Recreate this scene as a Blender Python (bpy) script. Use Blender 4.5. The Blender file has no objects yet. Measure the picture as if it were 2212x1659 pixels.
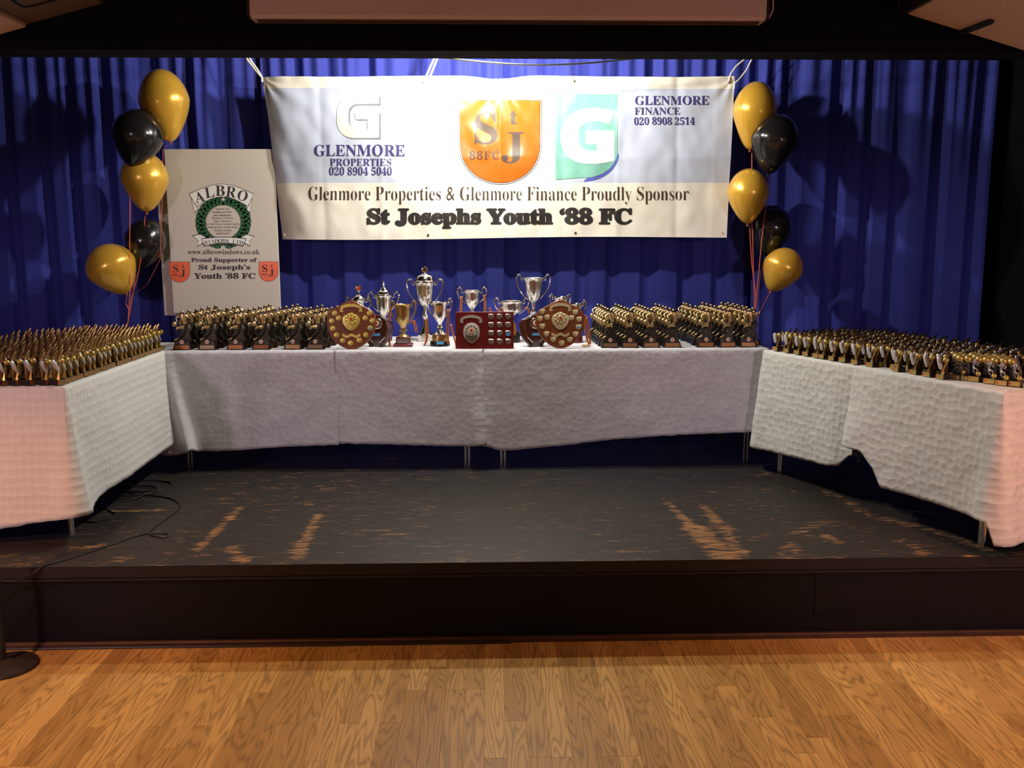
import bpy, bmesh, math, random
import numpy as np
from mathutils import Vector, Matrix, noise
R = math.radians
rnd = random.Random(7)
C = bpy.context.scene.collection
sc = bpy.context.scene

# ------------------------------------------------------------------ camera, world, exposure
CX, CY, F_PX = 1106.0, 829.5, 1996.6
PITCH, YAW, ROLL, HC = .158, .0268, -.0019, 1.7958
_fw = Vector((math.sin(YAW)*math.cos(PITCH), math.cos(YAW)*math.cos(PITCH), -math.sin(PITCH)))
_rt = Vector((math.cos(YAW), -math.sin(YAW), 0)); _up = _rt.cross(_fw)
_r2 = _rt*math.cos(ROLL)+_up*math.sin(ROLL); _u2 = -_rt*math.sin(ROLL)+_up*math.cos(ROLL)
cam = bpy.data.cameras.new('camera'); cam.sensor_width = 36; cam.lens = F_PX/2212*36; cam.clip_start = .05
co = bpy.data.objects.new('camera', cam); C.objects.link(co)
m = Matrix((_r2, _u2, -_fw)).transposed().to_4x4(); m.translation = Vector((0, 0, HC)); co.matrix_world = m
sc.camera = co
def at(x, y, Y=None, z=None):
    """the point on a real plane (constant Y or constant height z) that the photograph shows at pixel x, y"""
    d = _fw+_r2*((x-CX)/F_PX)-_u2*((y-CY)/F_PX)
    t = Y/d.y if Y is not None else (z-HC)/d.z
    return Vector((0, 0, HC))+d*t
w = bpy.data.worlds.new('world'); sc.world = w; w.use_nodes = True
w.node_tree.nodes['Background'].inputs[0].default_value = (.55, .38, .36, 1)
w.node_tree.nodes['Background'].inputs[1].default_value = .014
sc.view_settings.view_transform = 'Standard'; sc.view_settings.look = 'None'
sc.view_settings.exposure = 0; sc.view_settings.gamma = 1; sc.view_settings.use_curve_mapping = False
def light(name, kind, loc, col, e, **k):
    l = bpy.data.lights.new(name, kind); l.color = col; l.energy = e
    for a, b in k.items():
        if a != 'aim': setattr(l, a, b)
    o = bpy.data.objects.new(name, l); C.objects.link(o); o.location = loc
    if 'aim' in k: o.rotation_euler = (Vector(k['aim'])-Vector(loc)).to_track_quat('-Z', 'Y').to_euler()
    return o
LAMP = (0.0, 5.10, 2.97)
light('stage_lamp_light', 'POINT', LAMP, (1, .95, .80), 100, shadow_soft_size=.035)
LAMP2 = (.02, 5.76, 3.03)
light('stage_lamp_light', 'POINT', LAMP2, (1, .96, .90), 150, shadow_soft_size=.05)
light('hall_lamp_light', 'SPOT', (-2.45, 2.75, 2.36), (1, .38, .10), 150, shadow_soft_size=.05, spot_size=R(96), spot_blend=.7, aim=(-2.2, 3.1, 0))
light('hall_lamp_light', 'SPOT', (2.75, 2.85, 2.30), (1, .36, .10), 125, shadow_soft_size=.05, spot_size=R(96), spot_blend=.7, aim=(2.4, 3.1, 0))
light('disco_lamp_light', 'SPOT', (-2.9, 1.2, 2.2), (1, .74, .92), 125, shadow_soft_size=.1, spot_size=R(60), spot_blend=.6, aim=(-2.6, 4.3, .8))
light('disco_lamp_light', 'SPOT', (3.0, 1.0, 2.2), (1, .74, .92), 125, shadow_soft_size=.1, spot_size=R(60), spot_blend=.6, aim=(2.8, 4.0, .8))
light('hall_fill_light', 'AREA', (0, .2, 2.6), (1, .26, .12), 5, shape='RECTANGLE', size=3.0, size_y=1.5, aim=(0, 4.2, .8))

for _x in (-2.9, 3.0): light('ceiling_fill_light', 'POINT', (_x, 2.0, 1.62), (1, .86, .90), 15, shadow_soft_size=.1)  # unseen fill points added to brighten the ceiling slopes, no fixture

# ------------------------------------------------------------------ constants
ZS = .3728           # stage top
ZT = ZS+.74          # table tops
YS = 3.93            # stage front
# ------------------------------------------------------------------ materials
MATS = {}
def mat(name, col, rough=.5, metal=0, spec=.5, bump=0, bscale=60, vary=0, vscale=8, sheen=0, coat=0, emit=0, trans=0):
    if name in MATS: return MATS[name]
    m = bpy.data.materials.new(name); m.use_nodes = True; nt = m.node_tree; n = nt.nodes; L = nt.links
    b = n['Principled BSDF']
    b.inputs['Base Color'].default_value = (*col, 1); b.inputs['Roughness'].default_value = rough
    b.inputs['Metallic'].default_value = metal; b.inputs['Specular IOR Level'].default_value = spec
    b.inputs['Sheen Weight'].default_value = sheen; b.inputs['Coat Weight'].default_value = coat
    if trans: b.inputs['Transmission Weight'].default_value = trans
    if emit: b.inputs['Emission Color'].default_value = (*col, 1); b.inputs['Emission Strength'].default_value = emit
    tc = n.new('ShaderNodeTexCoord')
    if vary:
        t = n.new('ShaderNodeTexNoise'); t.inputs['Scale'].default_value = vscale; t.inputs['Detail'].default_value = 4
        L.new(tc.outputs['Object'], t.inputs['Vector'])
        x = n.new('ShaderNodeMix'); x.data_type = 'RGBA'
        x.inputs[6].default_value = (*[c*(1-vary) for c in col], 1); x.inputs[7].default_value = (*[min(1, c*(1+vary)) for c in col], 1)
        L.new(t.outputs['Fac'], x.inputs[0]); L.new(x.outputs[2], b.inputs['Base Color'])
    if bump:
        t = n.new('ShaderNodeTexNoise'); t.inputs['Scale'].default_value = bscale; t.inputs['Detail'].default_value = 3
        L.new(tc.outputs['Object'], t.inputs['Vector'])
        bp = n.new('ShaderNodeBump'); bp.inputs['Strength'].default_value = bump; bp.inputs['Distance'].default_value = .004
        L.new(t.outputs['Fac'], bp.inputs['Height']); L.new(bp.outputs[0], b.inputs['Normal'])
    MATS[name] = m
    return m
def nd(m, kind, **k):
    x = m.node_tree.nodes.new(kind)
    for a, b in k.items():
        if a.startswith('i_'):
            x.inputs[a[2:].replace('_', ' ')].default_value = b
        else: setattr(x, a, b)
    return x
def mth(m, op, a, b=None, c=None):
    x = m.node_tree.nodes.new('ShaderNodeMath'); x.operation = op
    for i, v in enumerate((a, b, c)):
        if v is None: continue
        if isinstance(v, (int, float)): x.inputs[i].default_value = v
        else: m.node_tree.links.new(v, x.inputs[i])
    return x.outputs[0]
def mixc(m, f, a, b):
    x = m.node_tree.nodes.new('ShaderNodeMix'); x.data_type = 'RGBA'; L = m.node_tree.links
    for i, v in ((0, f), (6, a), (7, b)):
        if isinstance(v, tuple): x.inputs[i].default_value = (*v, 1)
        elif isinstance(v, (int, float)): x.inputs[i].default_value = v
        else: L.new(v, x.inputs[i])
    return x.outputs[2]
black_paint = mat('black_paint', (.006, .006, .007), .55, bump=.2, bscale=25, vary=.4, vscale=5)
black_wall = mat('black_wall', (.004, .004, .0045), .8, spec=.12, bump=.15, bscale=30, vary=.3)
chrome = mat('chrome', (.8, .8, .8), .2, 1)
silver = mat('polished_silver', (.86, .83, .76), .13, 1, bump=.25, bscale=45)
silver_rel = mat('relief_silver', (.8, .77, .70), .16, 1, bump=.55, bscale=42)
gold_cup = mat('antique_gold', (.62, .43, .17), .3, 1, bump=.1)
gold = mat('gold_plate', (.72, .56, .13), .36, .55, bump=.3, bscale=120)
gold_pale = mat('pale_gold_plate', (.78, .68, .40), .36, .5, bump=.3, bscale=120)
bronze_dk = mat('dark_bronze_resin', (.05, .04, .03), .36, .6, bump=.5, bscale=150)
bronze_gold = mat('gold_rubbed_resin', (.72, .52, .24), .34, .9, bump=.4, bscale=160)
resin_blk = mat('black_resin', (.012, .011, .011), .3, 0)
wood_red = mat('mahogany_veneer', (.19, .052, .018), .3, 0, vary=.35, vscale=20, coat=.4)
wood_red2 = mat('rosewood_veneer', (.14, .012, .012), .3, 0, vary=.3, vscale=18, coat=.3)
wood_dark = mat('dark_mahogany', (.06, .014, .008), .3, 0, vary=.3, vscale=20, coat=.4)
orange_rb = mat('orange_ribbon', (.75, .2, .02), .5)
black_rb = mat('black_ribbon', (.01, .01, .01), .5)
red_enamel = mat('red_enamel', (.62, .04, .02), .3)
white_enamel = mat('cream_enamel', (.75, .68, .55), .3)
blue_tape = mat('blue_sticker', (.08, .32, .62), .5)
marble = mat('white_marble', (.7, .66, .58), .3, vary=.15, vscale=25)
white_pl = mat('white_plastic', (.75, .73, .7), .4)
black_rub = mat('black_rubber', (.01, .01, .01), .5)
rope_w = mat('white_cord', (.75, .72, .66), .6)
string_r = mat('orange_curling_ribbon', (.55, .09, .03), .4)

# ------------------------------------------------------------------ mesh builder
class MB:
    def __init__(s): s.v = []; s.f = []; s.m = []; s.uv = None
    def add(s, vs, fs, M=None, mi=0):
        k = len(s.v)
        s.v += [tuple(M @ Vector(v)) if M is not None else tuple(v) for v in vs]
        s.f += [tuple(i+k for i in f) for f in fs]; s.m += [mi]*len(fs)
    def box(s, c, d, M=None, mi=0, ts=1, tsy=None):
        """box centred at c of size d; its top is scaled by ts"""
        x, y, z = (q/2 for q in d); tsy = ts if tsy is None else tsy; vs = []
        for zz, k, ky in ((-z, 1, 1), (z, ts, tsy)):
            for a, b in ((-1, -1), (1, -1), (1, 1), (-1, 1)): vs.append((c[0]+a*x*k, c[1]+b*y*ky, c[2]+zz))
        s.add(vs, [(0, 3, 2, 1), (4, 5, 6, 7), (0, 1, 5, 4), (1, 2, 6, 5), (2, 3, 7, 6), (3, 0, 4, 7)], M, mi)
    def bbox(s, c, d, b=.003, M=None, mi=0):
        """box with bevelled vertical and top edges"""
        x, y, z = (q/2 for q in d); rings = []
        for zz, k in ((-z, 0), (z-b, 0), (z, b)):
            xx, yy = x-k, y-k
            rings.append([(c[0]+p, c[1]+q, c[2]+zz) for p, q in ((-xx+b, -yy), (xx-b, -yy), (xx, -yy+b), (xx, yy-b), (xx-b, yy), (-xx+b, yy), (-xx, yy-b), (-xx, -yy+b))])
        vs = sum(rings, []); fs = [tuple(range(7, -1, -1)), tuple(range(16, 24))]
        for r in (0, 8):
            for i in range(8): j = (i+1) % 8; fs.append((r+i, r+j, r+8+j, r+8+i))
        s.add(vs, fs, M, mi)
    def lathe(s, prof, n=24, c=(0, 0, 0), M=None, mi=0, flute=0, nf=0):
        vs = []; fs = []
        for r, z in prof:
            for i in range(n):
                a = 2*math.pi*i/n; q = r*(1+flute*math.cos(nf*a)) if flute else r
                vs.append((c[0]+q*math.cos(a), c[1]+q*math.sin(a), c[2]+z))
        for k in range(len(prof)-1):
            for i in range(n):
                j = (i+1) % n; fs.append((k*n+i, k*n+j, k*n+n+j, k*n+n+i))
        if prof[0][0] > 1e-5: fs.append(tuple(range(n-1, -1, -1)))
        if prof[-1][0] > 1e-5: fs.append(tuple((len(prof)-1)*n+i for i in range(n)))
        s.add(vs, fs, M, mi)
    def tube(s, path, r, n=6, M=None, mi=0, flat=1.0):
        P = [Vector(p) for p in path]; N = len(P); vs = []; fs = []
        rr = r if isinstance(r, (list, tuple)) else [r]*N
        ref = Vector((0, 0, 1)); prev = None
        for i, p in enumerate(P):
            t = (P[min(i+1, N-1)]-P[max(i-1, 0)])
            if t.length < 1e-9: t = Vector((0, 0, 1))
            t.normalize()
            a = prev-t*prev.dot(t) if prev is not None else t.cross(ref if abs(t.dot(ref)) < .95 else Vector((1, 0, 0)))
            if a.length < 1e-6: a = t.cross(Vector((1, 0, 0)))
            a.normalize(); prev = a; b = t.cross(a)
            for k in range(n):
                q = 2*math.pi*k/n; vs.append(p+a*math.cos(q)*rr[i]+b*math.sin(q)*rr[i]*flat)
        for i in range(N-1):
            for k in range(n): j = (k+1) % n; fs.append((i*n+k, i*n+j, i*n+n+j, i*n+n+k))
        fs += [tuple(range(n-1, -1, -1)), tuple((N-1)*n+k for k in range(n))]
        s.add(vs, fs, M, mi)
    def ball(s, c, r, nu=14, nv=9, M=None, mi=0, sc_=(1, 1, 1)):
        vs = [(c[0], c[1], c[2]-r*sc_[2])]; fs = []
        for j in range(1, nv):
            p = math.pi*j/nv
            for i in range(nu):
                a = 2*math.pi*i/nu; vs.append((c[0]+r*sc_[0]*math.sin(p)*math.cos(a), c[1]+r*sc_[1]*math.sin(p)*math.sin(a), c[2]-r*sc_[2]*math.cos(p)))
        vs.append((c[0], c[1], c[2]+r*sc_[2])); e = len(vs)-1
        for i in range(nu):
            j = (i+1) % nu; fs.append((0, 1+j, 1+i)); fs.append((e, e-nu+i, e-nu+j))
            for k in range(nv-2): q = 1+k*nu; fs.append((q+i, q+j, q+nu+j, q+nu+i))
        s.add(vs, fs, M, mi)
    def prism(s, o, y0, y1, M=None, mi=0, inset=0):
        """outline o in x,z extruded from y0 to y1 (the front face, possibly inset, is at y0)"""
        n = len(o); cx = sum(p[0] for p in o)/n; cz = sum(p[1] for p in o)/n
        k = 1-inset
        vs = [(cx+(x-cx)*k, y0, cz+(z-cz)*k) for x, z in o]+[(x, y0+(.25*(y1-y0) if inset else 0), z) for x, z in o]+[(x, y1, z) for x, z in o]
        fs = [tuple(range(n)), tuple(range(3*n-1, 2*n-1, -1))]
        for q in ((0, n) if inset else (n,)):
            for i in range(n): j = (i+1) % n; fs.append((q+j, q+i, q+n+i, q+n+j))
        if not inset: fs[0] = tuple(range(n, 2*n))
        s.add(vs, fs, M, mi)
    def strip(s, path, wd, M=None, mi=0, th=.0008, mis=None):
        """a flat ribbon along a path; wd is its width vector; mis = materials across its width"""
        wd = Vector(wd); ms = mis or [mi]; k = len(ms)
        for q in range(k):
            a = (q/k-.5); b = ((q+1)/k-.5); vs = []; fs = []
            for p in path: p = Vector(p); vs += [p+wd*a, p+wd*b]
            for i in range(len(path)-1): fs.append((2*i, 2*i+1, 2*i+3, 2*i+2))
            s.add(vs, fs, M, ms[q])
    def build(s, name, mats, parent=None, smooth=35, solid=0):
        me = bpy.data.meshes.new(name); me.from_pydata(s.v, [], s.f)
        for q in (mats if isinstance(mats, (list, tuple)) else [mats]): me.materials.append(q)
        me.polygons.foreach_set('material_index', s.m)
        bm = bmesh.new(); bm.from_mesh(me); bmesh.ops.recalc_face_normals(bm, faces=bm.faces) if s.uv is None else None
        bm.to_mesh(me); bm.free()
        if s.uv is not None:
            l = me.uv_layers.new(name='uv'); idx = np.zeros(len(me.loops), 'i'); me.loops.foreach_get('vertex_index', idx)
            l.data.foreach_set('uv', np.array(s.uv, 'f')[idx].ravel())
        if smooth:
            me.polygons.foreach_set('use_smooth', [True]*len(me.polygons)); me.set_sharp_from_angle(angle=R(smooth))
        me.update()
        o = bpy.data.objects.new(name, me); C.objects.link(o); o.parent = parent
        return o
def tag(o, label=None, cat=None, group=None, kind=None):
    if label: o['label'] = label
    if cat: o['category'] = cat
    if group: o['group'] = group
    if kind: o['kind'] = kind
    return o
def empty(name, loc=(0, 0, 0), rz=0, label=None, cat=None, group=None):
    o = bpy.data.objects.new(name, None); C.objects.link(o); o.location = loc; o.rotation_euler.z = rz; o.empty_display_size = .05
    return tag(o, label, cat, group)
def structure(o): return tag(o, kind='structure')
def copy_thing(root, loc, rz=0, label=None, group=None, scale=None):
    r = root.copy(); C.objects.link(r); r.location = loc; r.rotation_euler.z = rz
    if label: r['label'] = label
    if group: r['group'] = group
    if scale: r.scale = (scale,)*3
    for ch in list(root.children):
        c = ch.copy(); C.objects.link(c); c.parent = r
        for g in ch.children:
            d = g.copy(); C.objects.link(d); d.parent = c
    return r
ORD = 'first second third fourth fifth sixth seventh eighth ninth tenth eleventh twelfth thirteenth fourteenth fifteenth sixteenth seventeenth eighteenth nineteenth twentieth'.split()
ORD += ['twenty-'+q for q in ORD[:9]]
def nz(x, y, z=0): return noise.noise(Vector((x, y, z)))

# ------------------------------------------------------------------ hall floor: oak planks
oak = mat('oak_plank', (.4, .2, .08), .45, spec=.2)
def make_oak(m):
    n = m.node_tree.nodes; L = m.node_tree.links; b = n['Principled BSDF']
    tc = nd(m, 'ShaderNodeTexCoord'); oi = nd(m, 'ShaderNodeObjectInfo')
    off = nd(m, 'ShaderNodeVectorMath', operation='SCALE'); off.inputs[0].default_value = (37, 91, 13); L.new(oi.outputs['Random'], off.inputs['Scale'])
    ad = nd(m, 'ShaderNodeVectorMath', operation='ADD'); L.new(tc.outputs['Object'], ad.inputs[0]); L.new(off.outputs[0], ad.inputs[1])
    mp = nd(m, 'ShaderNodeMapping'); mp.inputs['Scale'].default_value = (9, .9, 1); L.new(ad.outputs[0], mp.inputs[0])
    n1 = nd(m, 'ShaderNodeTexNoise', i_Scale=1.0, i_Detail=2.5, i_Roughness=.45); L.new(mp.outputs[0], n1.inputs['Vector'])
    rings = mth(m, 'FRACT', mth(m, 'MULTIPLY', n1.outputs['Fac'], 20))
    ring = mth(m, 'POWER', mth(m, 'ABSOLUTE', mth(m, 'SUBTRACT', mth(m, 'MULTIPLY', rings, 2), 1)), 2.2)
    mp2 = nd(m, 'ShaderNodeMapping'); mp2.inputs['Scale'].default_value = (260, 9, 1); L.new(ad.outputs[0], mp2.inputs[0])
    n2 = nd(m, 'ShaderNodeTexNoise', i_Scale=1.0, i_Detail=3.0); L.new(mp2.outputs[0], n2.inputs['Vector'])
    grain = mth(m, 'MULTIPLY', ring, mth(m, 'MULTIPLY_ADD', n2.outputs['Fac'], 1.3, 0.1))
    n3 = nd(m, 'ShaderNodeTexNoise', i_Scale=3.0, i_Detail=2.0); L.new(ad.outputs[0], n3.inputs['Vector'])
    base = mixc(m, oi.outputs['Random'], (.38, .22, .06), (.68, .43, .135))
    base = mixc(m, mth(m, 'MULTIPLY', n3.outputs['Fac'], .35), base, (.28, .14, .06))
    col = mixc(m, mth(m, 'MULTIPLY', grain, .8), base, (.14, .08, .025))
    L.new(col, b.inputs['Base Color'])
    bp = nd(m, 'ShaderNodeBump', i_Strength=.12, i_Distance=.001); L.new(grain, bp.inputs['Height']); L.new(bp.outputs[0], b.inputs['Normal'])
make_oak(oak)
fb = MB(); fb.box((0, .2, -.06), (9, 7.46, .08))
floor = structure(fb.build('floor', mat('subfloor', (.03, .015, .008), .9)))
PW = .078
def plank_bm(L):
    b = MB(); x, y, c = PW/2-.0002, L/2-.0004, .0005
    vs = [(-x, -y, -.02), (x, -y, -.02), (x, y, -.02), (-x, y, -.02), (-x, -y, -c), (x, -y, -c), (x, y, -c), (-x, y, -c), (-x+c, -y+c, 0), (x-c, -y+c, 0), (x-c, y-c, 0), (-x+c, y-c, 0)]
    fs = [(8, 9, 10, 11)]+[(a, (a+1) % 4, (a+1) % 4+4, a+4) for a in range(4)]+[(a+4, (a+1) % 4+4, (a+1) % 4+8, a+8) for a in range(4)]
    b.add(vs, fs); return b
pl_mesh = {}
lens = [.6, .9, 1.2]
first = True
for i in range(-38, 40):
    y = YS-.002; k = 0; off = rnd.choice([.25, .45, .7, .95])
    while y > 2.0:
        L_ = off if k == 0 else rnd.choice(lens)
        L_ = round(L_, 2)
        if L_ not in pl_mesh:
            o = plank_bm(L_).build('plank', oak, floor, smooth=0); pl_mesh[L_] = o.data
        else:
            o = bpy.data.objects.new('plank', pl_mesh[L_]); C.objects.link(o); o.parent = floor
        o.location = (i*PW+.02, y-L_/2, 0); y -= L_; k += 1
    # remember the row's end for the joined planks beyond
    if first: rest = MB(); first = False
    while y > -3.4:
        L_ = rnd.choice(lens); b = plank_bm(L_); rest.add(b.v, b.f, Matrix.Translation((i*PW+.02, y-L_/2, 0))); y -= L_
for s_ in (-1, 1):
    for i in range(0, 19):
        y = YS-.002
        while y > -3.4:
            L_ = 1.2; b = plank_bm(L_); rest.add(b.v, b.f, Matrix.Translation(((40 if s_ > 0 else -39)*PW+s_*i*PW+.02, y-L_/2, 0))); y -= L_
tag(rest.build('plank_field', oak, floor, smooth=0), kind='stuff')

# ------------------------------------------------------------------ stage
def stage_floor_mat():
    m = mat('worn_black_stage_paint', (.02, .02, .02), .55, spec=.3); n = m.node_tree.nodes; L = m.node_tree.links; b = n['Principled BSDF']
    tc = nd(m, 'ShaderNodeTexCoord'); at_ = nd(m, 'ShaderNodeAttribute', attribute_name='wear')
    def nt_(sx, sy, det, z=0):
        mp = nd(m, 'ShaderNodeMapping'); mp.inputs['Scale'].default_value = (sx, sy, 1); mp.inputs['Location'].default_value = (z, z*2, 0); L.new(tc.outputs['Object'], mp.inputs[0])
        t = nd(m, 'ShaderNodeTexNoise', i_Scale=1.0, i_Detail=det, i_Roughness=.6); L.new(mp.outputs[0], t.inputs['Vector']); return t.outputs['Fac']
    fine = nt_(16, 170, 4); mid = nt_(7, 30, 4, 5); big = nt_(.9, 1.2, 2, 9)
    # small scattered chips where three noises meet, long scrapes where the wear attribute says so
    v = mth(m, 'ADD', mth(m, 'MULTIPLY', fine, .62), mth(m, 'MULTIPLY', mid, .38))
    v = mth(m, 'ADD', v, mth(m, 'MULTIPLY', mth(m, 'SUBTRACT', big, .5), .10))
    v = mth(m, 'ADD', v, mth(m, 'MULTIPLY', at_.outputs['Fac'], .125))
    chip = nd(m, 'ShaderNodeMapRange'); chip.inputs['From Min'].default_value = .60; chip.inputs['From Max'].default_value = .625; L.new(v, chip.inputs['Value'])
    gr = mixc(m, nt_(3, 40, 4, 2), (.005, .005, .005), (.034, .030, .022))
    gr = mixc(m, mth(m, 'MULTIPLY', big, .6), gr, (.028, .020, .014))
    wood = mixc(m, nt_(6, 70, 3, 3), (.13, .055, .018), (.42, .22, .08))
    L.new(mixc(m, chip.outputs[0], gr, wood), b.inputs['Base Color'])
    dots = nd(m, 'ShaderNodeTexVoronoi', i_Scale=7.0); L.new(tc.outputs['Object'], dots.inputs['Vector'])
    bp = nd(m, 'ShaderNodeBump', i_Strength=.35, i_Distance=.002); L.new(fine, bp.inputs['Height']); L.new(bp.outputs[0], b.inputs['Normal'])
    return m
stage_mat = stage_floor_mat()
XL0, XR0 = -4.4, 4.2
segs = []
def sg(x0, y0, x1, y1, w0, w1, s_=1.0):
    a = at(x0, y0, z=ZS); b = at(x1, y1, z=ZS); segs.append((a.x, a.y, b.x, b.y, w0, w1, s_))
sg(517, 1098, 428, 1186, .012, .016); sg(687, 1112, 640, 1206, .012, .022); sg(500, 1184, 527, 1212, .02, .02, .8)
sg(1443, 1086, 1500, 1142, .012, .018); sg(1500, 1142, 1572, 1203, .045, .05, 1.15); sg(1518, 1092, 1562, 1140, .014, .03, .9); sg(1562, 1140, 1605, 1200, .018, .02, .9)
sg(1780, 1156, 1812, 1170, .02, .02, 1); sg(1735, 1150, 1765, 1130, .05, .03, .6); sg(1712, 1172, 1700, 1202, .02, .03, .75); sg(1785, 1062, 1880, 1112, .02, .03, .75)
sg(1880, 1112, 2030, 1150, .035, .03, .75); sg(2030, 1150, 2130, 1184, .03, .02, .7); sg(1955, 1170, 1990, 1195, .03, .02, .6); sg(2093, 1202, 2112, 1206, .02, .02, 1.1)
sg(150, 1186, 215, 1178, .02, .02, .7); sg(60, 1215, 110, 1208, .03, .02, .6); sg(0, 1205, 40, 1195, .03, .02, .5); sg(240, 1103, 345, 1102, .012, .008, .8); sg(455, 1079, 500, 1077, .004, .004, 1)
sg(280, 1207, 235, 1215, .03, .02, .6); sg(1630, 1030, 1660, 1022, .008, .008, .8); sg(540, 1085, 580, 1078, .01, .006, .5); sg(830, 1155, 885, 1153, .006, .006, .8); sg(1310, 1190, 1420, 1192, .008, .006, .75)
nx, ny = 430, 165
xs = np.linspace(XL0, XR0, nx); ys = np.linspace(YS-.012, 7.2, ny)
GX, GY = np.meshgrid(xs, ys); wear = np.zeros_like(GX)
for (ax, ay, bx, by, w0, w1, s_) in segs:
    dx, dy = bx-ax, by-ay; L2 = dx*dx+dy*dy+1e-9
    t = np.clip(((GX-ax)*dx+(GY-ay)*dy)/L2, 0, 1); d = np.hypot(GX-ax-t*dx, GY-ay-t*dy)
    ww = w0+(w1-w0)*t+.006
    wear = np.maximum(wear, s_*np.clip(1.5-d/ww*.75, 0, 1))
wear = np.maximum(wear, .28*np.clip(1-(GY-YS)/.06, 0, 1))
sb = MB(); sb.v = [(float(a), float(b), ZS) for a, b in zip(GX.ravel(), GY.ravel())]
for j in range(ny-1):
    for i in range(nx-1): q = j*nx+i; sb.f.append((q, q+1, q+nx+1, q+nx)); sb.m.append(0)
k0 = len(sb.v)
sb.box(((XL0+XR0)/2, (YS+7.2)/2, ZS-.0265), (XR0-XL0, 7.2-YS+.024, .05), mi=1)
stage = sb.build('floor_stage', [stage_mat, black_paint], smooth=0); structure(stage)
a_ = stage.data.attributes.new('wear', 'FLOAT', 'POINT'); wv = np.zeros(len(stage.data.vertices), 'f'); wv[:nx*ny] = wear.ravel(); a_.data.foreach_set('value', wv)
b = MB(); b.box(((XL0+XR0)/2, YS+.02, (ZS-.055)/2), (XR0-XL0, .04, ZS-.055))
front = structure(b.build('wall_stage_front', mat('stage_front_black', (.003, .0035, .005), .6, spec=.25, bump=.3, bscale=14, vary=.5, vscale=3), smooth=0))
b = MB(); b.box(((XL0+XR0)/2, YS-.004, ZS-.062), (XR0-XL0, .012, .012)); structure(b.build('trim_1', black_paint, smooth=0))
# loose hatch panel with a raised torn edge on the stage front
p0 = at(1862, 1325, Y=YS); b = MB(); b.prism([(p0.x-.22, .10), (p0.x, .105), (p0.x+.003, .20), (p0.x-.012, .27), (p0.x-.22, .275)], YS-.004, YS+.002); b.build('patch_panel', front.data.materials[0], front, smooth=0)
b = MB(); b.bbox(((XL0+XR0)/2, YS-.012, .012), (XR0-XL0, .024, .024), .004); structure(b.build('trim_2', mat('scuffed_skirting', (.06, .026, .016), .5, vary=.7, vscale=6, bump=.4, bscale=12)))
b = MB(); b.tube([(-4.3+.2*i, YS-.034-.006*nz(i*.7, 1), .006) for i in range(23)], .005, 6)
tag(b.build('floor_cable', black_rub), 'thin black cable running along the foot of the stage front', 'cable')
# stage surround
b = MB(); b.box((XL0-.05, 5.6, 1.9), (.1, 3.4, 3.8)); structure(b.build('wall_stage_left', black_wall, smooth=0))
b = MB(); b.box((3.78, 5.6, 1.9), (.1, 3.4, 3.8)); structure(b.build('wall_stage_right', black_wall, smooth=0))
b = MB(); b.box((0, 7.25, 1.9), (9, .1, 3.8)); structure(b.build('wall_back', black_wall, smooth=0))
b = MB(); b.box((0, 5.65, 3.42), (9, 3.3, .08)); structure(b.build('ceiling_stage', black_wall, smooth=0))
# proscenium header with the outline of the hall ceiling above it
hz = at(1100, 127, Y=YS+.16).z
b = MB(); b.box((0, YS+.08, (hz+3.5)/2), (9, .16, 3.5-hz)); structure(b.build('wall_header', black_wall, smooth=0))
b = MB(); b.box((0, YS-.004, hz+.03), (9, .012, .06)); structure(b.build('trim_3', black_wall, smooth=0))
# proscenium sides and hall walls
cream = mat('hall_wall_paint', (.35, .2, .14), .8, vary=.1)
for s_, n_ in ((-1, 'left'), (1, 'right')):
    b = MB(); b.box((s_*4.55, .2, 1.6), (.1, 7.5, 3.2)); structure(b.build('wall_'+n_, cream, smooth=0))
b = MB(); b.box((0, -3.55, 1.6), (9.2, .1, 3.2)); structure(b.build('wall_rear', cream, smooth=0))

# ------------------------------------------------------------------ hall ceiling
tile_m = mat('ceiling_tile', (.64, .47, .37), .9, bump=.6, bscale=120, vary=.1, vscale=30)
grid_m = mat('ceiling_grid', (.16, .11, .09), .7)
sl, sr = at(245, 12, Y=YS), at(1940, 30, Y=YS); zc = at(1790, 3, Y=YS).z
tl, tr = at(0, 80, Y=YS), at(2212, 115, Y=YS)
kl = (sl.z-tl.z)/(sl.x-tl.x); kr = (tr.z-sr.z)/(tr.x-sr.x)
b = MB()
def slab(x0, z0, x1, z1, y0, y1, th=.03): b.add([(x0, y0, z0), (x1, y0, z1), (x1, y1, z1), (x0, y1, z0), (x0, y0, z0+th), (x1, y0, z1+th), (x1, y1, z1+th), (x0, y1, z0+th)], [(0, 3, 2, 1), (4, 5, 6, 7), (0, 1, 5, 4), (1, 2, 6, 5), (2, 3, 7, 6), (3, 0, 4, 7)])
U = .02
slab(-4.6, sl.z+kl*(-4.6-sl.x)+U, sl.x, sl.z+U, -3.6, YS); slab(sr.x, sr.z+U, 4.6, sr.z+kr*(4.6-sr.x)+U, -3.6, YS); slab(sl.x, zc+U, sr.x, zc+U, -3.6, YS)
ceil = structure(b.build('ceiling', grid_m, smooth=0))
b = MB(); b.box((sl.x, .2, (sl.z+zc)/2+.01), (.02, 7.4, zc-sl.z+.04)); structure(b.build('trim_4', black_paint, smooth=0))
b = MB(); b.box((sr.x, .2, (sr.z+zc)/2+.01), (.02, 7.4, zc-sr.z+.04)); structure(b.build('trim_5', black_paint, smooth=0))
TS = .60
b = MB(); b.bbox((0, 0, .009), (TS-.018, TS-.018, .018), .004); b.v = [(x, y, -z) for x, y, z in b.v]
tile0 = None; far = MB()
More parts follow.
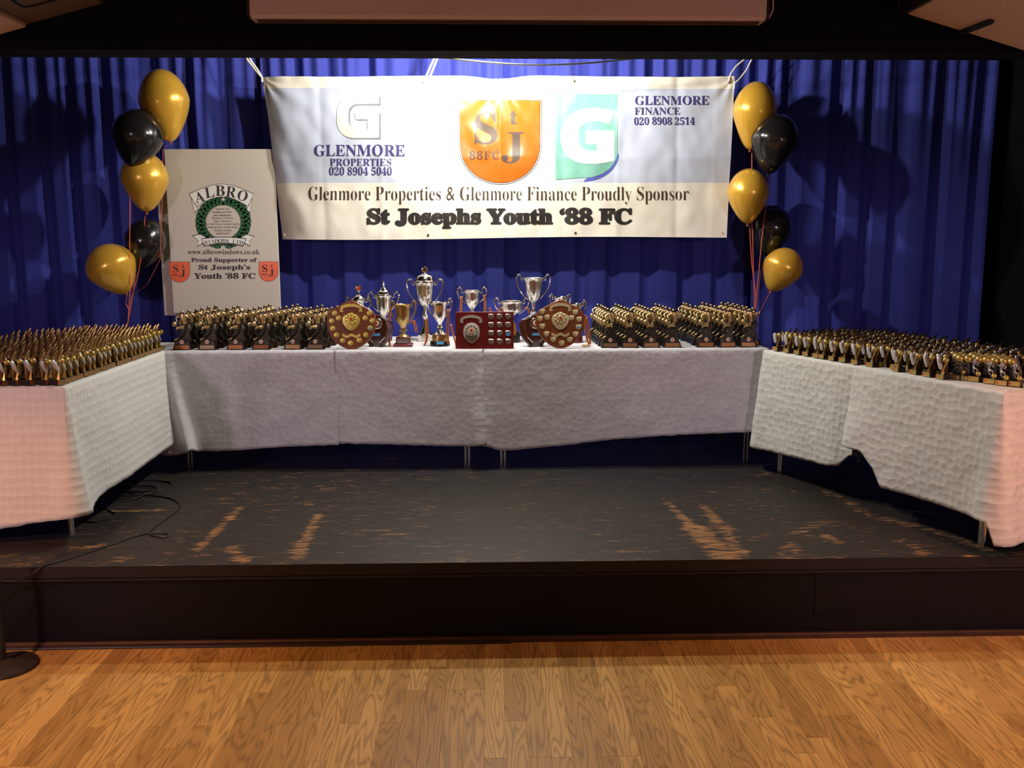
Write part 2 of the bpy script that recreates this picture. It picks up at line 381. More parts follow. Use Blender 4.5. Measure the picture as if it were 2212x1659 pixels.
def tile(x, y, z, ang):
    global tile0
    if y > 1.4:
        if tile0 is None: tile0 = b.build('ceiling_tile', tile_m, ceil, smooth=0); o = tile0
        else: o = bpy.data.objects.new('ceiling_tile', tile0.data); C.objects.link(o); o.parent = ceil
        o.location = (x, y, z+U); o.rotation_euler.y = ang
    else: far.add(b.v, b.f, Matrix.Translation((x, y, z+U)) @ Matrix.Rotation(ang, 4, 'Y'))
yy = YS-.02-TS/2
while yy > -3.4:
    for i in range(5):
        a = math.atan(kl); x = sl.x-.02-(TS*(i+.5)-.28)*math.cos(a)
        if x < sl.x-.29: tile(x, yy, sl.z+kl*(x-sl.x)-.002, -a)
        a = math.atan(kr); x = sr.x+.02+(TS*(i+.5)-.1)*math.cos(a)
        if x > sr.x+.2: tile(max(x, sr.x+.31), yy, sr.z+kr*(max(x, sr.x+.31)-sr.x)-.002, -a)
    for i in range(5): tile(sl.x+.35+i*.61, yy, zc-.002, 0)
    yy -= TS
tag(far.build('ceiling_tile_field', tile_m, ceil, smooth=0), kind='stuff')
# slotted air diffuser on the right slope, bent tile clip on the left slope
def on_slope(px, py, s):
    d = at(px, py, Y=1.0)-Vector((0, 0, HC)); k = kl if s < 0 else kr; r_ = sl if s < 0 else sr
    t = (r_.z-k*r_.x-HC)/(d.z-k*d.x); return Vector((0, 0, HC))+d*t
pa, pb = on_slope(2072, 68, 1), on_slope(2142, 41, 1); b = MB(); b.tube([pa-Vector((0, 0, .008)), pb-Vector((0, 0, .008))], .012, 6)
tag(b.build('slot_vent', black_paint), 'narrow black slot vent between the ceiling tiles on the right', 'vent')
pts = [on_slope(x, y, -1)-Vector((0, 0, .006)) for x, y in ((26, -4), (42, 7), (55, 12), (75, 8), (105, 0), (125, -5))]; b = MB(); b.tube(pts, .005, 6)
tag(b.build('ceiling_cable', black_rub), 'thin black cable looped under the ceiling tiles on the left', 'cable')
# ceiling downlights (they give the warm light of the hall) and the lamp over the stage
for i, (x, y, z, l) in enumerate(((-2.45, 2.75, 2.42, 'round ceiling downlight over the hall floor by the microphone stand'), (2.75, 2.85, 2.36, 'round ceiling downlight over the hall floor beyond the right table'))):
    e = empty('ceiling_light', (x, y, z), 0, l, 'lamp', 'hall downlights')
    b = MB(); b.lathe([(.05, .06), (.05, -.01), (.068, -.014), (.07, 0), (.06, .01)], 20); b.build('lamp_housing', black_paint, e)
    b = MB(); b.lathe([(.001, .035), (.045, .03), (.046, .034), (.001, .04)], 20); b.build('bulb', mat('warm_bulb', (1, .5, .3), .5, emit=3), e)
e = empty('stage_lamp', (LAMP[0], LAMP[1], LAMP[2]+.05), 0, 'black stage lamp hung behind the header above the banner', 'lamp')
b = MB(); b.lathe([(.03, .2), (.07, .17), (.085, .02), (.09, 0), (.082, .002), (.07, .06), (.02, .1)], 20); b.build('lamp_housing', black_paint, e)
b = MB(); b.lathe([(.001, .05), (.06, .04), (.06, .05), (.001, .06)], 16); b.build('bulb', mat('stage_bulb', (1, .93, .8), .5, emit=8), e)
b = MB(); b.tube([(-.1, 0, .06), (-.1, 0, .24), (0, 0, .27), (.1, 0, .24), (.1, 0, .06)], .006, 6); b.tube([(0, 0, .27), (0, 0, .4)], .01, 6); b.build('yoke', black_paint, e)
e2 = copy_thing(e, (LAMP2[0], LAMP2[1], LAMP2[2]+.05), 0, 'second black stage lamp hung just before the banner, hidden by the header')
# projector screen case on the header
q0, q1 = at(540, 38, Y=YS-.11), at(1655, 45, Y=YS-.11)
e = empty('projector_screen', ((q0.x+q1.x)/2, YS-.06, q0.z), 0, 'long white roll-up projector screen case fixed across the black header', 'projector screen')
wd = q1.x-q0.x; case_m = mat('screen_case', (.75, .62, .62), .5)
b = MB(); o_ = [(-.05, .012), (-.038, 0), (.045, 0), (.05, .01), (.05, .11), (.04, .12), (-.04, .12), (-.05, .11)]
b.prism(o_, -wd/2, wd/2, Matrix(((0, 1, 0, 0), (1, 0, 0, 0), (0, 0, 1, 0), (0, 0, 0, 1)))); b.build('case', case_m, e)
for s_ in (-1, 1):
    b = MB(); b.bbox((s_*(wd/2+.006), 0, .062), (.012, .108, .124), .004); b.build('end_cap', mat('screen_end_cap', (.02, .015, .015), .4), e)
b = MB(); b.tube([(wd/2+.01, -.03, .118), (wd/2+.028, -.035, .10), (wd/2+.03, -.035, .04), (wd/2+.016, -.03, .012), (wd/2, -.03, .004)], .004, 6); b.build('pull_cord', case_m, e)
b = MB(); b.box((0, -.01, -.004), (wd*.98, .03, .008)); b.build('bottom_bar', mat('screen_bar', (.1, .05, .04), .4), e)
# ------------------------------------------------------------------ curtains
vel = mat('royal_blue_velvet', (.037, .047, .30), .75, spec=.25, sheen=.35, bump=.25, bscale=260)
vel.node_tree.nodes['Principled BSDF'].inputs['Sheen Tint'].default_value = (.25, .3, 1, 1)
YC = 6.69
def fold(x, t):
    """pleat depth at x; t = 0 top (tight gathers) .. 1 bottom (broad folds)"""
    xw = x+.05*nz(x*.8, t*1.2, 4)*(t)+.03*nz(x*3, 7)
    f1 = math.sin(xw*58+3*nz(xw*2.1, 3)); f2 = math.sin(xw*25+4*nz(xw*1.3, 9)); f3 = math.sin(xw*11+3*nz(xw*.9, 2))
    a = max(0, 1-t*2.2)
    return .015*f1*a+.042*(1-abs(f2))*(1-.3*a)*(.6+.6*nz(x*2.3, 5)**2*2)+.040*f2*(.45+t*.4)+.022*f3*t
pan = [(-4.35, -2.28, 'royal blue stage curtain panel behind the left balloons and left wing table'),
       (-2.31, -1.52, 'royal blue curtain panel behind the white sponsor board'),
       (-1.55, .12, 'royal blue curtain panel behind the left half of the sponsor banner'),
       (.09, 1.95, 'royal blue curtain panel behind the right half of the sponsor banner'),
       (1.92, 3.6, 'royal blue curtain panel behind the right wing table')]
for k, (x0, x1, lb) in enumerate(pan):
    b = MB(); n_ = int((x1-x0)/.009); nt_ = 26; z0, z1 = ZS+.02, 3.3
    for j in range(nt_+1):
        t = j/nt_
        for i in range(n_+1):
            x = x0+(x1-x0)*i/n_; edge = .03*math.exp(-((x-x0)/.03)**2)
            sw = 0
            if k == 1: sw = .05*math.exp(-((x-(-2.05+.32*t))/.12)**2)*math.exp(-((t-.25)/.2)**2)
            b.v.append((x+.01*nz(t*3, k, x), YC+(k % 2)*.035-fold(x, t)-edge-sw, z1+(z0-z1)*t))
    for j in range(nt_):
        for i in range(n_): q = j*(n_+1)+i; b.f.append((q, q+1, q+n_+2, q+n_+1)); b.m.append(0)
    tag(b.build('stage_curtain', vel, smooth=180), lb, 'curtain', 'blue stage curtains')
b = MB(); b.tube([(-4.35, YC, 3.31), (3.7, YC, 3.31)], .02, 8); tag(b.build('curtain_rail', black_paint), 'black curtain rail above the blue stage curtains', 'rail')

# ------------------------------------------------------------------ text and flat art helpers
def ser(t, base=0x1D400, dig=0x1D7CE):
    o = ''
    for c in t:
        if 'A' <= c <= 'Z': o += chr(base+ord(c)-65)
        elif 'a' <= c <= 'z': o += chr(base+26+ord(c)-97)
        elif c.isdigit(): o += chr(dig+int(c))
        else: o += c
    return o
def glyphs(body, off=0, res=3, space=1.0):
    c = bpy.data.curves.new('t', 'FONT'); c.body = body; c.offset = off; c.resolution_u = res; c.space_character = space
    o = bpy.data.objects.new('t', c); C.objects.link(o); bpy.context.view_layer.update()
    me = bpy.data.meshes.new_from_object(o.evaluated_get(bpy.context.evaluated_depsgraph_get()))
    vs = [(v.co.x, v.co.y) for v in me.vertices]; fs = [tuple(p.vertices) for p in me.polygons]
    bpy.data.objects.remove(o); bpy.data.curves.remove(c); bpy.data.meshes.remove(me)
    return vs, fs
def art(name, parts, m, parent, surf, lift, maxe=.03, loc=(0, 0, 0)):
    """flat print: parts = list of (2d verts in photo px, faces); surf(x, y) -> point on the printed surface"""
    b = bmesh.new()
    for vs, fs in parts:
        q = []
        for x, y in vs: p = surf(x, y); q.append(b.verts.new((p.x, p.y, p.z)))
        for f in fs:
            try: b.faces.new([q[i] for i in f])
            except ValueError: pass
    b.normal_update(); bmesh.ops.triangulate(b, faces=b.faces)
    for _ in range(7):
        e = [e for e in b.edges if e.calc_length() > maxe]
        if not e: break
        bmesh.ops.subdivide_edges(b, edges=e, cuts=1); bmesh.ops.triangulate(b, faces=b.faces)
    for v in b.verts:
        v.co.y += (bdisp(v.co.x, v.co.z) if surf is on_banner else 0)-lift
    o0 = Vector(loc)
    for v in b.verts: v.co -= o0
    bmesh.ops.recalc_face_normals(b, faces=b.faces)
    for f in b.faces:
        if f.normal.y > 0: f.normal_flip()
    me = bpy.data.meshes.new(name); b.to_mesh(me); b.free(); me.materials.append(m)
    o = bpy.data.objects.new(name, me); C.objects.link(o); o.parent = parent
    return o
def text_part(body, x0, y0, x1, y1, off=0, res=3, rot=0, space=1.0):
    vs, fs = glyphs(body, off, res, space)
    ax = min(v[0] for v in vs); bx = max(v[0] for v in vs); ay = min(v[1] for v in vs); by = max(v[1] for v in vs)
    cx, cy = (x0+x1)/2, (y0+y1)/2; c, s = math.cos(rot), math.sin(rot); out = []
    for x, y in vs:
        u = x0+(x-ax)/(bx-ax)*(x1-x0)-cx; w = y1-(y-ay)/(by-ay)*(y1-y0)-cy
        out.append((cx+u*c-w*s, cy+u*s+w*c))
    return out, fs
def poly(pts): return list(pts), [tuple(range(len(pts)))]
def shield_px(x0, y0, x1, y1, straight=.52, ins=0):
    x0 += ins; y0 += ins; x1 -= ins; y1 -= ins; ym = y0+(y1-y0)*straight; cx = (x0+x1)/2; hw = (x1-x0)/2
    p = [(x0, y0), (x1, y0)]
    for i in range(0, 19): a = math.pi*i/18; p.append((cx+hw*math.cos(a), ym+(y1-ym)*math.sin(a)**.9))
    return p

# ------------------------------------------------------------------ banner
YB = 6.41
creases = [(at(x, 300, Y=YB).x, s_, a) for x, s_, a in ((695, 1, .007), (825, -1, .009), (945, 1, .007), (1079, -1, .012), (1215, 1, .006), (1337, -1, .007), (1463, 1, .009), (1545, -1, .004))]
ZB = at(1080, 340, Y=YB).z
def bdisp(x, z):
    d = .014*math.sin(x*2.1+.5)+.012*nz(x*2.2, z*1.6, 1)+.011*nz(x*5, z*3.5, 8)*(1+.6*math.sin(x*3))+.004*nz(x*13, z*9, 4)+.006*nz((x+z*.6)*8, (z-x*.6)*3, 12)
    d += .05*math.exp(-(x+1.47-.12*(2.83-z))/.09) if x > -1.6 else .05
    for cx, s_, a in creases:
        a *= 1.5; q = math.sqrt((x-cx-.03*(ZB-z)*s_*.5)**2+.00012); d += s_*a*math.exp(-q/.03)-.3*s_*a*math.exp(-(q/.10)**2)
    zz = z-ZB-.05*nz(x*2, 3); d += -.009*math.exp(-math.sqrt(zz*zz+.00015)/.03)*(.6+.8*nz(x*4, 6))
    # diagonal drag folds from the hung top corners
    for cx, cz, s_ in ((-1.47, 2.83, 1), (1.66, 2.83, -1), (.1, 2.8, 1)):
        r_ = math.hypot(x-cx, z-cz)
        if r_ < .8: an = math.atan2(cz-z, (x-cx)*s_); d += .006*math.sin(an*9)*math.exp(-r_/.35)
    return d
def on_banner(x, y): return at(x, y, Y=YB)
def edge_l(t): return 562+(603-562)*t+3*math.sin(t*3)
def edge_r(t): return 1587+(1569-1587)*t
def top_y(u): x = 562+1025*u; return 164+8*math.exp(-((x-1075)/55)**2)+2*math.sin(u*9)
def bot_y(u): return 517-5*u+2*math.sin(u*7)
b = MB(); nu, nv = 300, 110
for j in range(nv+1):
    for i in range(nu+1):
        u, t = i/nu, j/nv; x = edge_l(t)*(1-u)+edge_r(t)*u; y = top_y(u)*(1-t)+bot_y(u)*t
        p = at(x, y, Y=YB); b.v.append((p.x, p.y+bdisp(p.x, p.z), p.z))
for j in range(nv):
    for i in range(nu): q = j*(nu+1)+i; b.f.append((q, q+nu+1, q+nu+2, q+1)); b.m.append(0)
vin = mat('banner_vinyl', (.74, .70, .60), .38, spec=.5, bump=.12, bscale=90)
L = vin.node_tree.links; tc = nd(vin, 'ShaderNodeTexCoord'); sp = nd(vin, 'ShaderNodeSeparateXYZ'); L.new(tc.outputs['Object'], sp.inputs[0])
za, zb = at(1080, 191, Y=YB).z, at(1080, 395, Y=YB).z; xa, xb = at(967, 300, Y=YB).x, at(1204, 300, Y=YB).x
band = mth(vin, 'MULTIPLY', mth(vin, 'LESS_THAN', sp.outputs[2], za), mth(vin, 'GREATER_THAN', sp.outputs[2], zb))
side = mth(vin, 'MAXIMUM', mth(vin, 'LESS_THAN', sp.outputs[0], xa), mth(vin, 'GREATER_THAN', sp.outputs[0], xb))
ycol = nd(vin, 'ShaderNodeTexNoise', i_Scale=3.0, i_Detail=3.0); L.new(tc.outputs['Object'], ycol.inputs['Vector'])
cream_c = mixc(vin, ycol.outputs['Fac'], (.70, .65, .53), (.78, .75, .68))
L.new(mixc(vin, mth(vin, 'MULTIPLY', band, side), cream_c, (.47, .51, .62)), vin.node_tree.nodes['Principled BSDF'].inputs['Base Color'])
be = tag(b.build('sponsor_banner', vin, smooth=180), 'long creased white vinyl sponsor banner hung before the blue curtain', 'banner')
ink_p = mat('purple_ink', (.05, .035, .16), .45); ink_k = mat('black_ink', (.02, .018, .016), .45); ink_b = mat('brown_ink', (.05, .028, .015), .5)
ink_o = mat('orange_ink', (.8, .105, .008), .3, vary=.25, vscale=6); ink_g = mat('green_ink', (.18, .42, .34), .4, vary=.12, vscale=5); ink_bl = mat('blue_ink', (.08, .10, .38), .4)
ink_w = mat('white_ink', (.78, .78, .72), .4); ink_c = mat('cream_ink', (.74, .72, .55), .4); ink_gr = mat('grey_ink', (.22, .23, .25), .4)
for t_ in (('GLENMORE', 680, 313, 875, 338), ('PROPERTIES', 714, 343, 846, 359, -.002), ('020 8904 5040', 712, 361, 847, 379, 0), ('GLENMORE', 1372, 207, 1531, 227), ('FINANCE', 1371, 232, 1469, 248, -.002), ('020 8908 2514', 1370, 253, 1500, 270, 0)):
    art('lettering', [text_part(ser(t_[0]), *t_[1:])], ink_p, be, on_banner, .003, .015)
art('lettering', [text_part(ser('Glenmore Properties & Glenmore Finance Proudly Sponsor'), 667, 403, 1487, 441, -.012, 4)], ink_b, be, on_banner, .003, .015)
art('lettering', [text_part(ser('St Josephs Youth ‘88 FC'), 794+dx, 449+dy, 1365+dx, 493+dy, .022, 4) for dx, dy in ((0, 0), (-1.6, 0), (1.6, 0), (0, -1), (0, 1), (-.9, .6), (.9, -.6))], ink_k, be, on_banner, .003, .015)
for ins, m_, lf in ((0, ink_k, .0015), (1.3, ink_w, .0027), (3.2, ink_k, .0039), (4.4, ink_o, .0051)):
    art('crest', [poly(shield_px(990, 213, 1171, 399, .5, ins))], m_, be, on_banner, lf, .012)
art('crest_lettering', [text_part(ser('S'), 1025, 243, 1074, 312, 0, 6), text_part(ser('t'), 1101, 238, 1119, 269, 0, 5), text_part(ser('J'), 1083, 285, 1133, 353, 0, 6), text_part(ser('88FC'), 1014, 326, 1079, 345, .008, 4, space=1.15)], ink_b, be, on_banner, .0066, .012)
def arc(cx, cy, rx, ry, a0, a1, n=12): return [(cx+rx*math.cos(R(a0+(a1-a0)*i/n)), cy+ry*math.sin(R(a0+(a1-a0)*i/n))) for i in range(n+1)]
art('logo_shadow', [poly([(1262, 390)]+[(1336, 330)]+arc(1262, 330, 76, 62, 0, 90)[1:])], ink_bl, be, on_banner, .0015, .025)
art('logo_panel', [poly([(1200, 203), (1334, 203), (1334, 334)]+arc(1262, 328, 72, 56, 5, 95)+[(1200, 388)])], ink_g, be, on_banner, .0028, .015)
art('logo_letter', [text_part(ser('G', 0x1D5D4), 1211, 232, 1329, 354, .03, 6)], ink_w, be, on_banner, .0042, .015)
def gsq(dx, dy):
    f = lambda x, y: (540+(x+dx)*.2532, 120+(y+dy)*.2532)
    out = [(1105, 345), (880, 345)]+arc(880, 480, 135, 135, -90, -180, 6)[1:]+[(745, 570)]+arc(880, 570, 135, 135, 180, 90, 6)[1:]+[(1105, 705), (1105, 490), (900, 490), (900, 545), (1005, 545), (1005, 630), (915, 630)]
    inn = arc(915, 555, 72, 75, 90, 180, 5)[1:]+[(843, 490)]+arc(915, 490, 72, 75, 180, 270, 5)[1:]+[(1105, 415)]
    return [f(*p) for p in out+inn]
art('logo_shadow', [poly(gsq(14, 12))], ink_gr, be, on_banner, .0018, .015); art('logo_letter', [poly(gsq(0, 0))], ink_c, be, on_banner, .0032, .015)
for i, (x, y) in enumerate(((566, 177), (914, 178), (1241, 175), (1574, 178), (611, 507), (925, 508), (1243, 503), (1559, 503))):
    p = at(x, y, Y=YB); b = MB(); b.lathe([(.004, -.002), (.0085, -.002), (.0085, .002), (.004, .002), (.004, -.002)], 12, M=Matrix.Translation((p.x, p.y+bdisp(p.x, p.z)-.002, p.z)) @ Matrix.Rotation(R(90), 4, 'X'))
    b.lathe([(.004, -.001), (.004, .001)], 10, M=Matrix.Translation((p.x, p.y+bdisp(p.x, p.z)-.0025, p.z)) @ Matrix.Rotation(R(90), 4, 'X'), mi=1)
    b.build('eyelet', [mat('brass_eyelet', (.5, .42, .3), .35, 1), ink_k], be)
def ropes(name, lb, paths, r=.007, m_=rope_w, cat='cord'):
    b = MB()
    for P in paths: b.tube(P, r, 6)
    if 'cord' in name or 'string' in name: return tag(b.build(name, m_, be), lb)
    return tag(b.build(name, m_), lb, cat)
A = lambda x, y, Y=YB-.01: at(x, y, Y=Y)
def UPR(x, y): p = A(x, y); p.z = 3.24; return p
b = MB(); b.tube([(-2.2, YB-.01, 3.26), (2.2, YB-.01, 3.26)], .02, 8)
for q in (-1.8, 0, 1.8): b.tube([(q, YB-.01, 3.26), (q, YB-.01, 3.4)], .008, 6)
tag(b.build('hanging_bar', black_paint), 'black hanging bar above the banner that its cords are tied to', 'bar')
ropes('banner_cord', 'folded white cord tying the left corner of the banner', [[UPR(524, 104),A(524, 104), A(535, 130), A(552, 152), A(566, 168), A(566, 177)], [UPR(530, 104),A(530, 104), A(541, 130), A(557, 152), A(567, 170)]], .008)
ropes('banner_cord', 'doubled white cord tying the banner top between left corner and crest', [[UPR(942, 104),A(942, 104), A(938, 126), A(919, 168), A(914, 178)], [UPR(950, 104),A(950, 104), A(945, 126), A(928, 168), A(916, 178)]])
ropes('banner_cord', 'looped white cord tying the right corner of the banner', [[UPR(1640, 104),A(1640, 104), A(1609, 127), A(1590, 143), A(1578, 160), A(1574, 178)], [UPR(1632, 104),A(1632, 104), A(1624, 128), A(1612, 152), A(1596, 172), A(1586, 180)]], .0055)
ropes('banner_string', 'thin dark string tying the banner top right of the crest', [[UPR(1222, 104),A(1222, 104), A(1226, 140), A(1234, 160), A(1241, 175)]], .002, black_rub)
ropes('wire', 'slack dark wire hanging across the top of the banner opening', [[(-4.3, 5.9, 3.1)]+[at(920+i*25, 120+20*math.sin(math.pi*min(1, i/20)), Y=5.9) for i in range(21)]+[(3.72, 5.9, 3.1)]], .006, black_rub, 'wire')

# ------------------------------------------------------------------ sponsor board on its easel
YD = 6.48
bd0, bd1 = at(354, 322, Y=YD), at(607, 675, Y=YD)
bcx = (bd0.x+bd1.x)/2
be2 = empty('sponsor_board', (bcx, YD, bd1.z), 0, 'tall white sponsor board with green wreath crest standing left of the banner', 'sign')
bw, bh = bd1.x-bd0.x, bd0.z-bd1.z
board_m = mat('white_board', (.60, .54, .46), .55, bump=.1, bscale=200)
b = MB(); b.bbox((0, .006, bh/2), (bw, .012, bh), .002); b.build('panel', board_m, be2)
def on_board(x, y): return at(x, y, Y=YD)
bl = (bcx, YD, bd1.z)
cr = lambda x, y: (340+x*.24116, 300+y*.24116)
def crp(pts): return [cr(*p) for p in pts]
def art2(name, parts, m_, lift): return art(name, parts, m_, be2, on_board, lift, .2, bl)
top = [cr(290+570*i/16, 490-87*math.sin(math.pi*i/16)) for i in range(17)]; bot = [cr(815-465*i/14, 605-85*math.sin(math.pi*i/14)) for i in range(15)]
def shrink(pts, k):
    cx = sum(p[0] for p in pts)/len(pts); cy = sum(p[1] for p in pts)/len(pts); n = len(pts); out = []
    for i in range(n):
        a, p, c = Vector(pts[i-1]), Vector(pts[i]), Vector(pts[(i+1) % n]); t = (c-a); t.normalize() if t.length else None
        out.append((p.x-t.y*k, p.y+t.x*k))
    return out
# wreath: overlapping leaves round an oval ring, dark outline and green inside
lv_k, lv_g = [], []
def leaf(cx, cy, ang, l, w_, dst, g):
    pts = []
    for i in range(10):
        t = 2*math.pi*i/10; x = l*math.cos(t); y = w_*math.sin(t)*(1-.25*math.cos(t)); c, s = math.cos(ang), math.sin(ang); pts.append(cr(cx+(x*c-y*s), cy+(x*s+y*c)))
    dst.append(poly(pts))
for s_ in (-1, 1):
    for i in range(15):
        a = R(-84+i*11.2)
        for k, rr in ((0, .88), (1, 1.12), (2, 1.0)):
            aa = a+R(4*k); cx = 590+s_*(205*rr)*math.cos(aa); cy = 745+200*rr*math.sin(aa)
            th = math.atan2(200*math.cos(aa), -s_*205*math.sin(aa))+(k-1 if k < 2 else 0)*.55*s_
            if k == 2: th = math.atan2(200*math.cos(aa), -s_*205*math.sin(aa))
            leaf(cx, cy, th, 36, 21, lv_k, 0); leaf(cx, cy, th, 31, 16, lv_g, 1)
art2('wreath_outline', lv_k, ink_k, .0006); art2('wreath', lv_g, mat('leaf_green_ink', (.012, .11, .03), .5, vary=.4, vscale=60), .0010)
tails = [[(305, 540), (345, 545), (360, 640), (335, 668)], [(850, 540), (812, 545), (800, 640), (832, 668)], [(312, 865), (385, 850), (440, 880), (420, 930), (355, 968), (370, 915)], [(872, 872), (800, 852), (745, 880), (770, 930), (835, 966), (822, 915)]]
art2('ribbon_outline', [poly(crp(t)) for t in tails], ink_k, .0014)
art2('ribbon_scroll', [poly([((p[0]-sum(q[0] for q in crp(t))/len(t))*.86+sum(q[0] for q in crp(t))/len(t), (p[1]-sum(q[1] for q in crp(t))/len(t))*.86+sum(q[1] for q in crp(t))/len(t)) for p in crp(t)]) for t in tails], ink_w, .0018)
low = [(392+ (800-392)*i/10, 892-16*math.sin(math.pi*i/10)) for i in range(11)]+[(770-(770-420)*i/10, 962-24*math.sin(math.pi*i/10)) for i in range(11)]
def arch(k): # outline of the name scroll, inset by k (photo px)
    o = []
    for i in range(17): u = i/16; o.append(cr(285+4*k+(580-8*k)*u, 492+4*k-89*math.sin(math.pi*u)))
    for i in range(17): u = i/16; o.append(cr(818-4*k-(470-8*k)*u, 608-5*k-86*math.sin(math.pi*u)))
    return o
art2('ribbon_outline', [poly(arch(0)), poly(crp(low))], ink_k, .0022)
lowi = [(398+(394)*i/10, 899-16*math.sin(math.pi*i/10)) for i in range(11)]+[(764-(764-427)*i/10, 954-24*math.sin(math.pi*i/10)) for i in range(11)]
art2('ribbon_scroll', [poly(arch(1.1)), poly(crp(lowi))], ink_w, .0026)
ch = []
for c, x, y, w_, h_, rt in (('A', 378, 520, 88, 98, -16), ('L', 468, 480, 82, 94, -10), ('B', 563, 464, 84, 94, -1), ('R', 662, 476, 90, 94, 8), ('O', 765, 508, 90, 96, 17)):
    p = cr(x, y); ch.append(text_part(ser(c), p[0]-w_*.12, p[1]-h_*.12, p[0]+w_*.12, p[1]+h_*.12, 0, 4, R(rt)))
for i, c in enumerate('WINDOWS LTD'):
    if c == ' ': continue
    u = i/10; x = 438+(752-438)*u; y = 927-18*math.sin(math.pi*u)+3; w_ = 30 if c in 'WOD' else (12 if c == 'I' else 24); p = cr(x, y)
    ch.append(text_part(ser(c), p[0]-w_*.13, p[1]-17*.24, p[0]+w_*.13, p[1]+17*.24, -.008, 2, R((u-.5)*14)))
art2('lettering', ch[:5], ink_k, .0032); art2('lettering', ch[5:], ink_k, .0032)
tiny = ['Supplies and', 'Installers of UPVC', 'and Aluminium', 'Windows & Doors,', 'Patio, French &', 'Bi-Fold Doors, Leaded Lights,', 'Stained Glass, Sealed Units,', 'Conservatories', 'and Porches']
tw = [(520, 645), (492, 668), (505, 662), (488, 682), (505, 662), (435, 742), (450, 728), (513, 665), (528, 650)]
lt = []
for i, (t, (xa_, xb_)) in enumerate(zip(tiny, tw)):
    y = 628+i*27.2; p, q = cr(xa_, y-9), cr(xb_, y+9); lt.append(text_part(ser(t), p[0], p[1], q[0], q[1], -.01, 1))
p = cr(272, 990); q = cr(915, 1034); lt.append(text_part(ser('www.albrowindows.co.uk'), p[0], p[1], q[0], q[1], -.006, 2))
for t, x0, y0, x1, y1 in (('Proud Supporter of', 303, 1065, 892, 1113), ("St Joseph's", 368, 1125, 833, 1183), ("Youth '88 FC", 328, 1200, 880, 1254)):
    p = cr(x0, y0); q = cr(x1, y1); lt.append(text_part(ser(t), p[0], p[1], q[0], q[1], .02, 3))
for q in lt: art2('lettering', [q], ink_k, .0008)
for x0, y0, x1, y1 in ((108, 1100, 292, 1286), (908, 1098, 1084, 1278)):
    p = cr(x0, y0); q = cr(x1, y1); hw = q[0]-p[0]; hh = q[1]-p[1]
    art2('crest', [poly(shield_px(p[0], p[1], q[0], q[1], .5))], ink_k, .0008); art2('crest', [poly(shield_px(p[0], p[1], q[0], q[1], .5, .6))], ink_o, .0013)
    f = lambda a, b_, c_, d_: (p[0]+hw*a, p[1]+hh*b_, p[0]+hw*c_, p[1]+hh*d_)
    art2('crest_lettering', [text_part(ser('S'), *f(.18, .16, .44, .52), 0, 3), text_part(ser('t'), *f(.62, .14, .72, .30), 0, 2), text_part(ser('J'), *f(.52, .38, .78, .75), 0, 3), text_part(ser('88FC'), *f(.14, .6, .47, .69), 0, 1)], ink_b, .0018)
# easel (white flip chart board behind, metal legs)
e = empty('flipchart_easel', (bcx, YD+.05, ZS), 0, 'white flip chart easel with metal legs behind the sponsor board', 'easel')
k0, k1 = at(339, 405, Y=YD+.05), at(590, 680, Y=YD+.05)
b = MB(); b.bbox(((k0.x+k1.x)/2-bcx, 0, (k0.z+k1.z)/2-ZS), (k1.x-k0.x, .02, k0.z-k1.z), .004); b.build('board', board_m, e)
b = MB(); b.bbox((0, -.014, k1.z-ZS+.0), (k1.x-k0.x-.02, .035, .012), .003); b.build('pen_tray', mat('tray_grey', (.3, .3, .3), .4, .5), e)
for sx, sy in ((-1, -1), (1, -1), (-1, 1), (1, 1)):
    b = MB(); b.tube([(sx*.30, .02, 1.3), (sx*.30, .03, .95), (sx*(.34), .03+sy*.02 if sy < 0 else .09, 0.004)], .010, 8); b.build('leg', chrome, e)

# ------------------------------------------------------------------ tables
def folding_table(loc, rz, L_, W_, lb, legs):
    e = empty('folding_table', (loc[0], loc[1], ZS), rz, lb, 'table', 'folding tables under the cloths')
    b = MB(); b.bbox((0, 0, .72), (L_-.02, W_-.02, .025), .004); b.build('tabletop', mat('table_ply', (.25, .15, .08), .6), e)
    for sx in (-1, 1):
        for sy in (-1, 1):
            b = MB(); x = sx*(L_/2-.10); y = sy*(W_/2-.06)
            for k in (-.011, .011): b.tube([(x+k, y, 0), (x+k, y, .71)], .0085, 8)
            b.build('leg', chrome, e)
        b = MB(); b.tube([(sx*(L_/2-.1), -W_/2+.06, .3), (sx*(L_/2-.1), W_/2-.06, .3)], .008, 8); b.tube([(sx*(L_/2-.1), 0, .3), (sx*(L_/2-.5), 0, .7)], .008, 8); b.build('brace', chrome, e)
    return e
folding_table((-.995, 6.0), 0, 1.93, .76, 'trestle table under the white cloths on the back left of the stage', 0)
folding_table((.865, 6.0), 0, 1.74, .76, 'trestle table under the white cloth on the back right of the stage', 0)
WLx, WLy0, WLy1 = -1.957, 4.275, 6.10
folding_table((WLx-.38, (WLy0+WLy1)/2), R(90), WLy1-WLy0-.02, .74, 'trestle table forming the left wing toward the stage edge', 0)
RA = Vector((1.675, 5.52)); RB = Vector((2.275, 3.955)); ru = (RB-RA).normalized(); rn = Vector((-ru.y, ru.x)); RL = (RB-RA).length
rc = RA+ru*(RL/2)+rn*.38; rang = math.atan2(ru.y, ru.x)
folding_table((rc.x, rc.y), rang, RL-.02, .74, 'trestle table angled as the right wing of the stage display', 0)

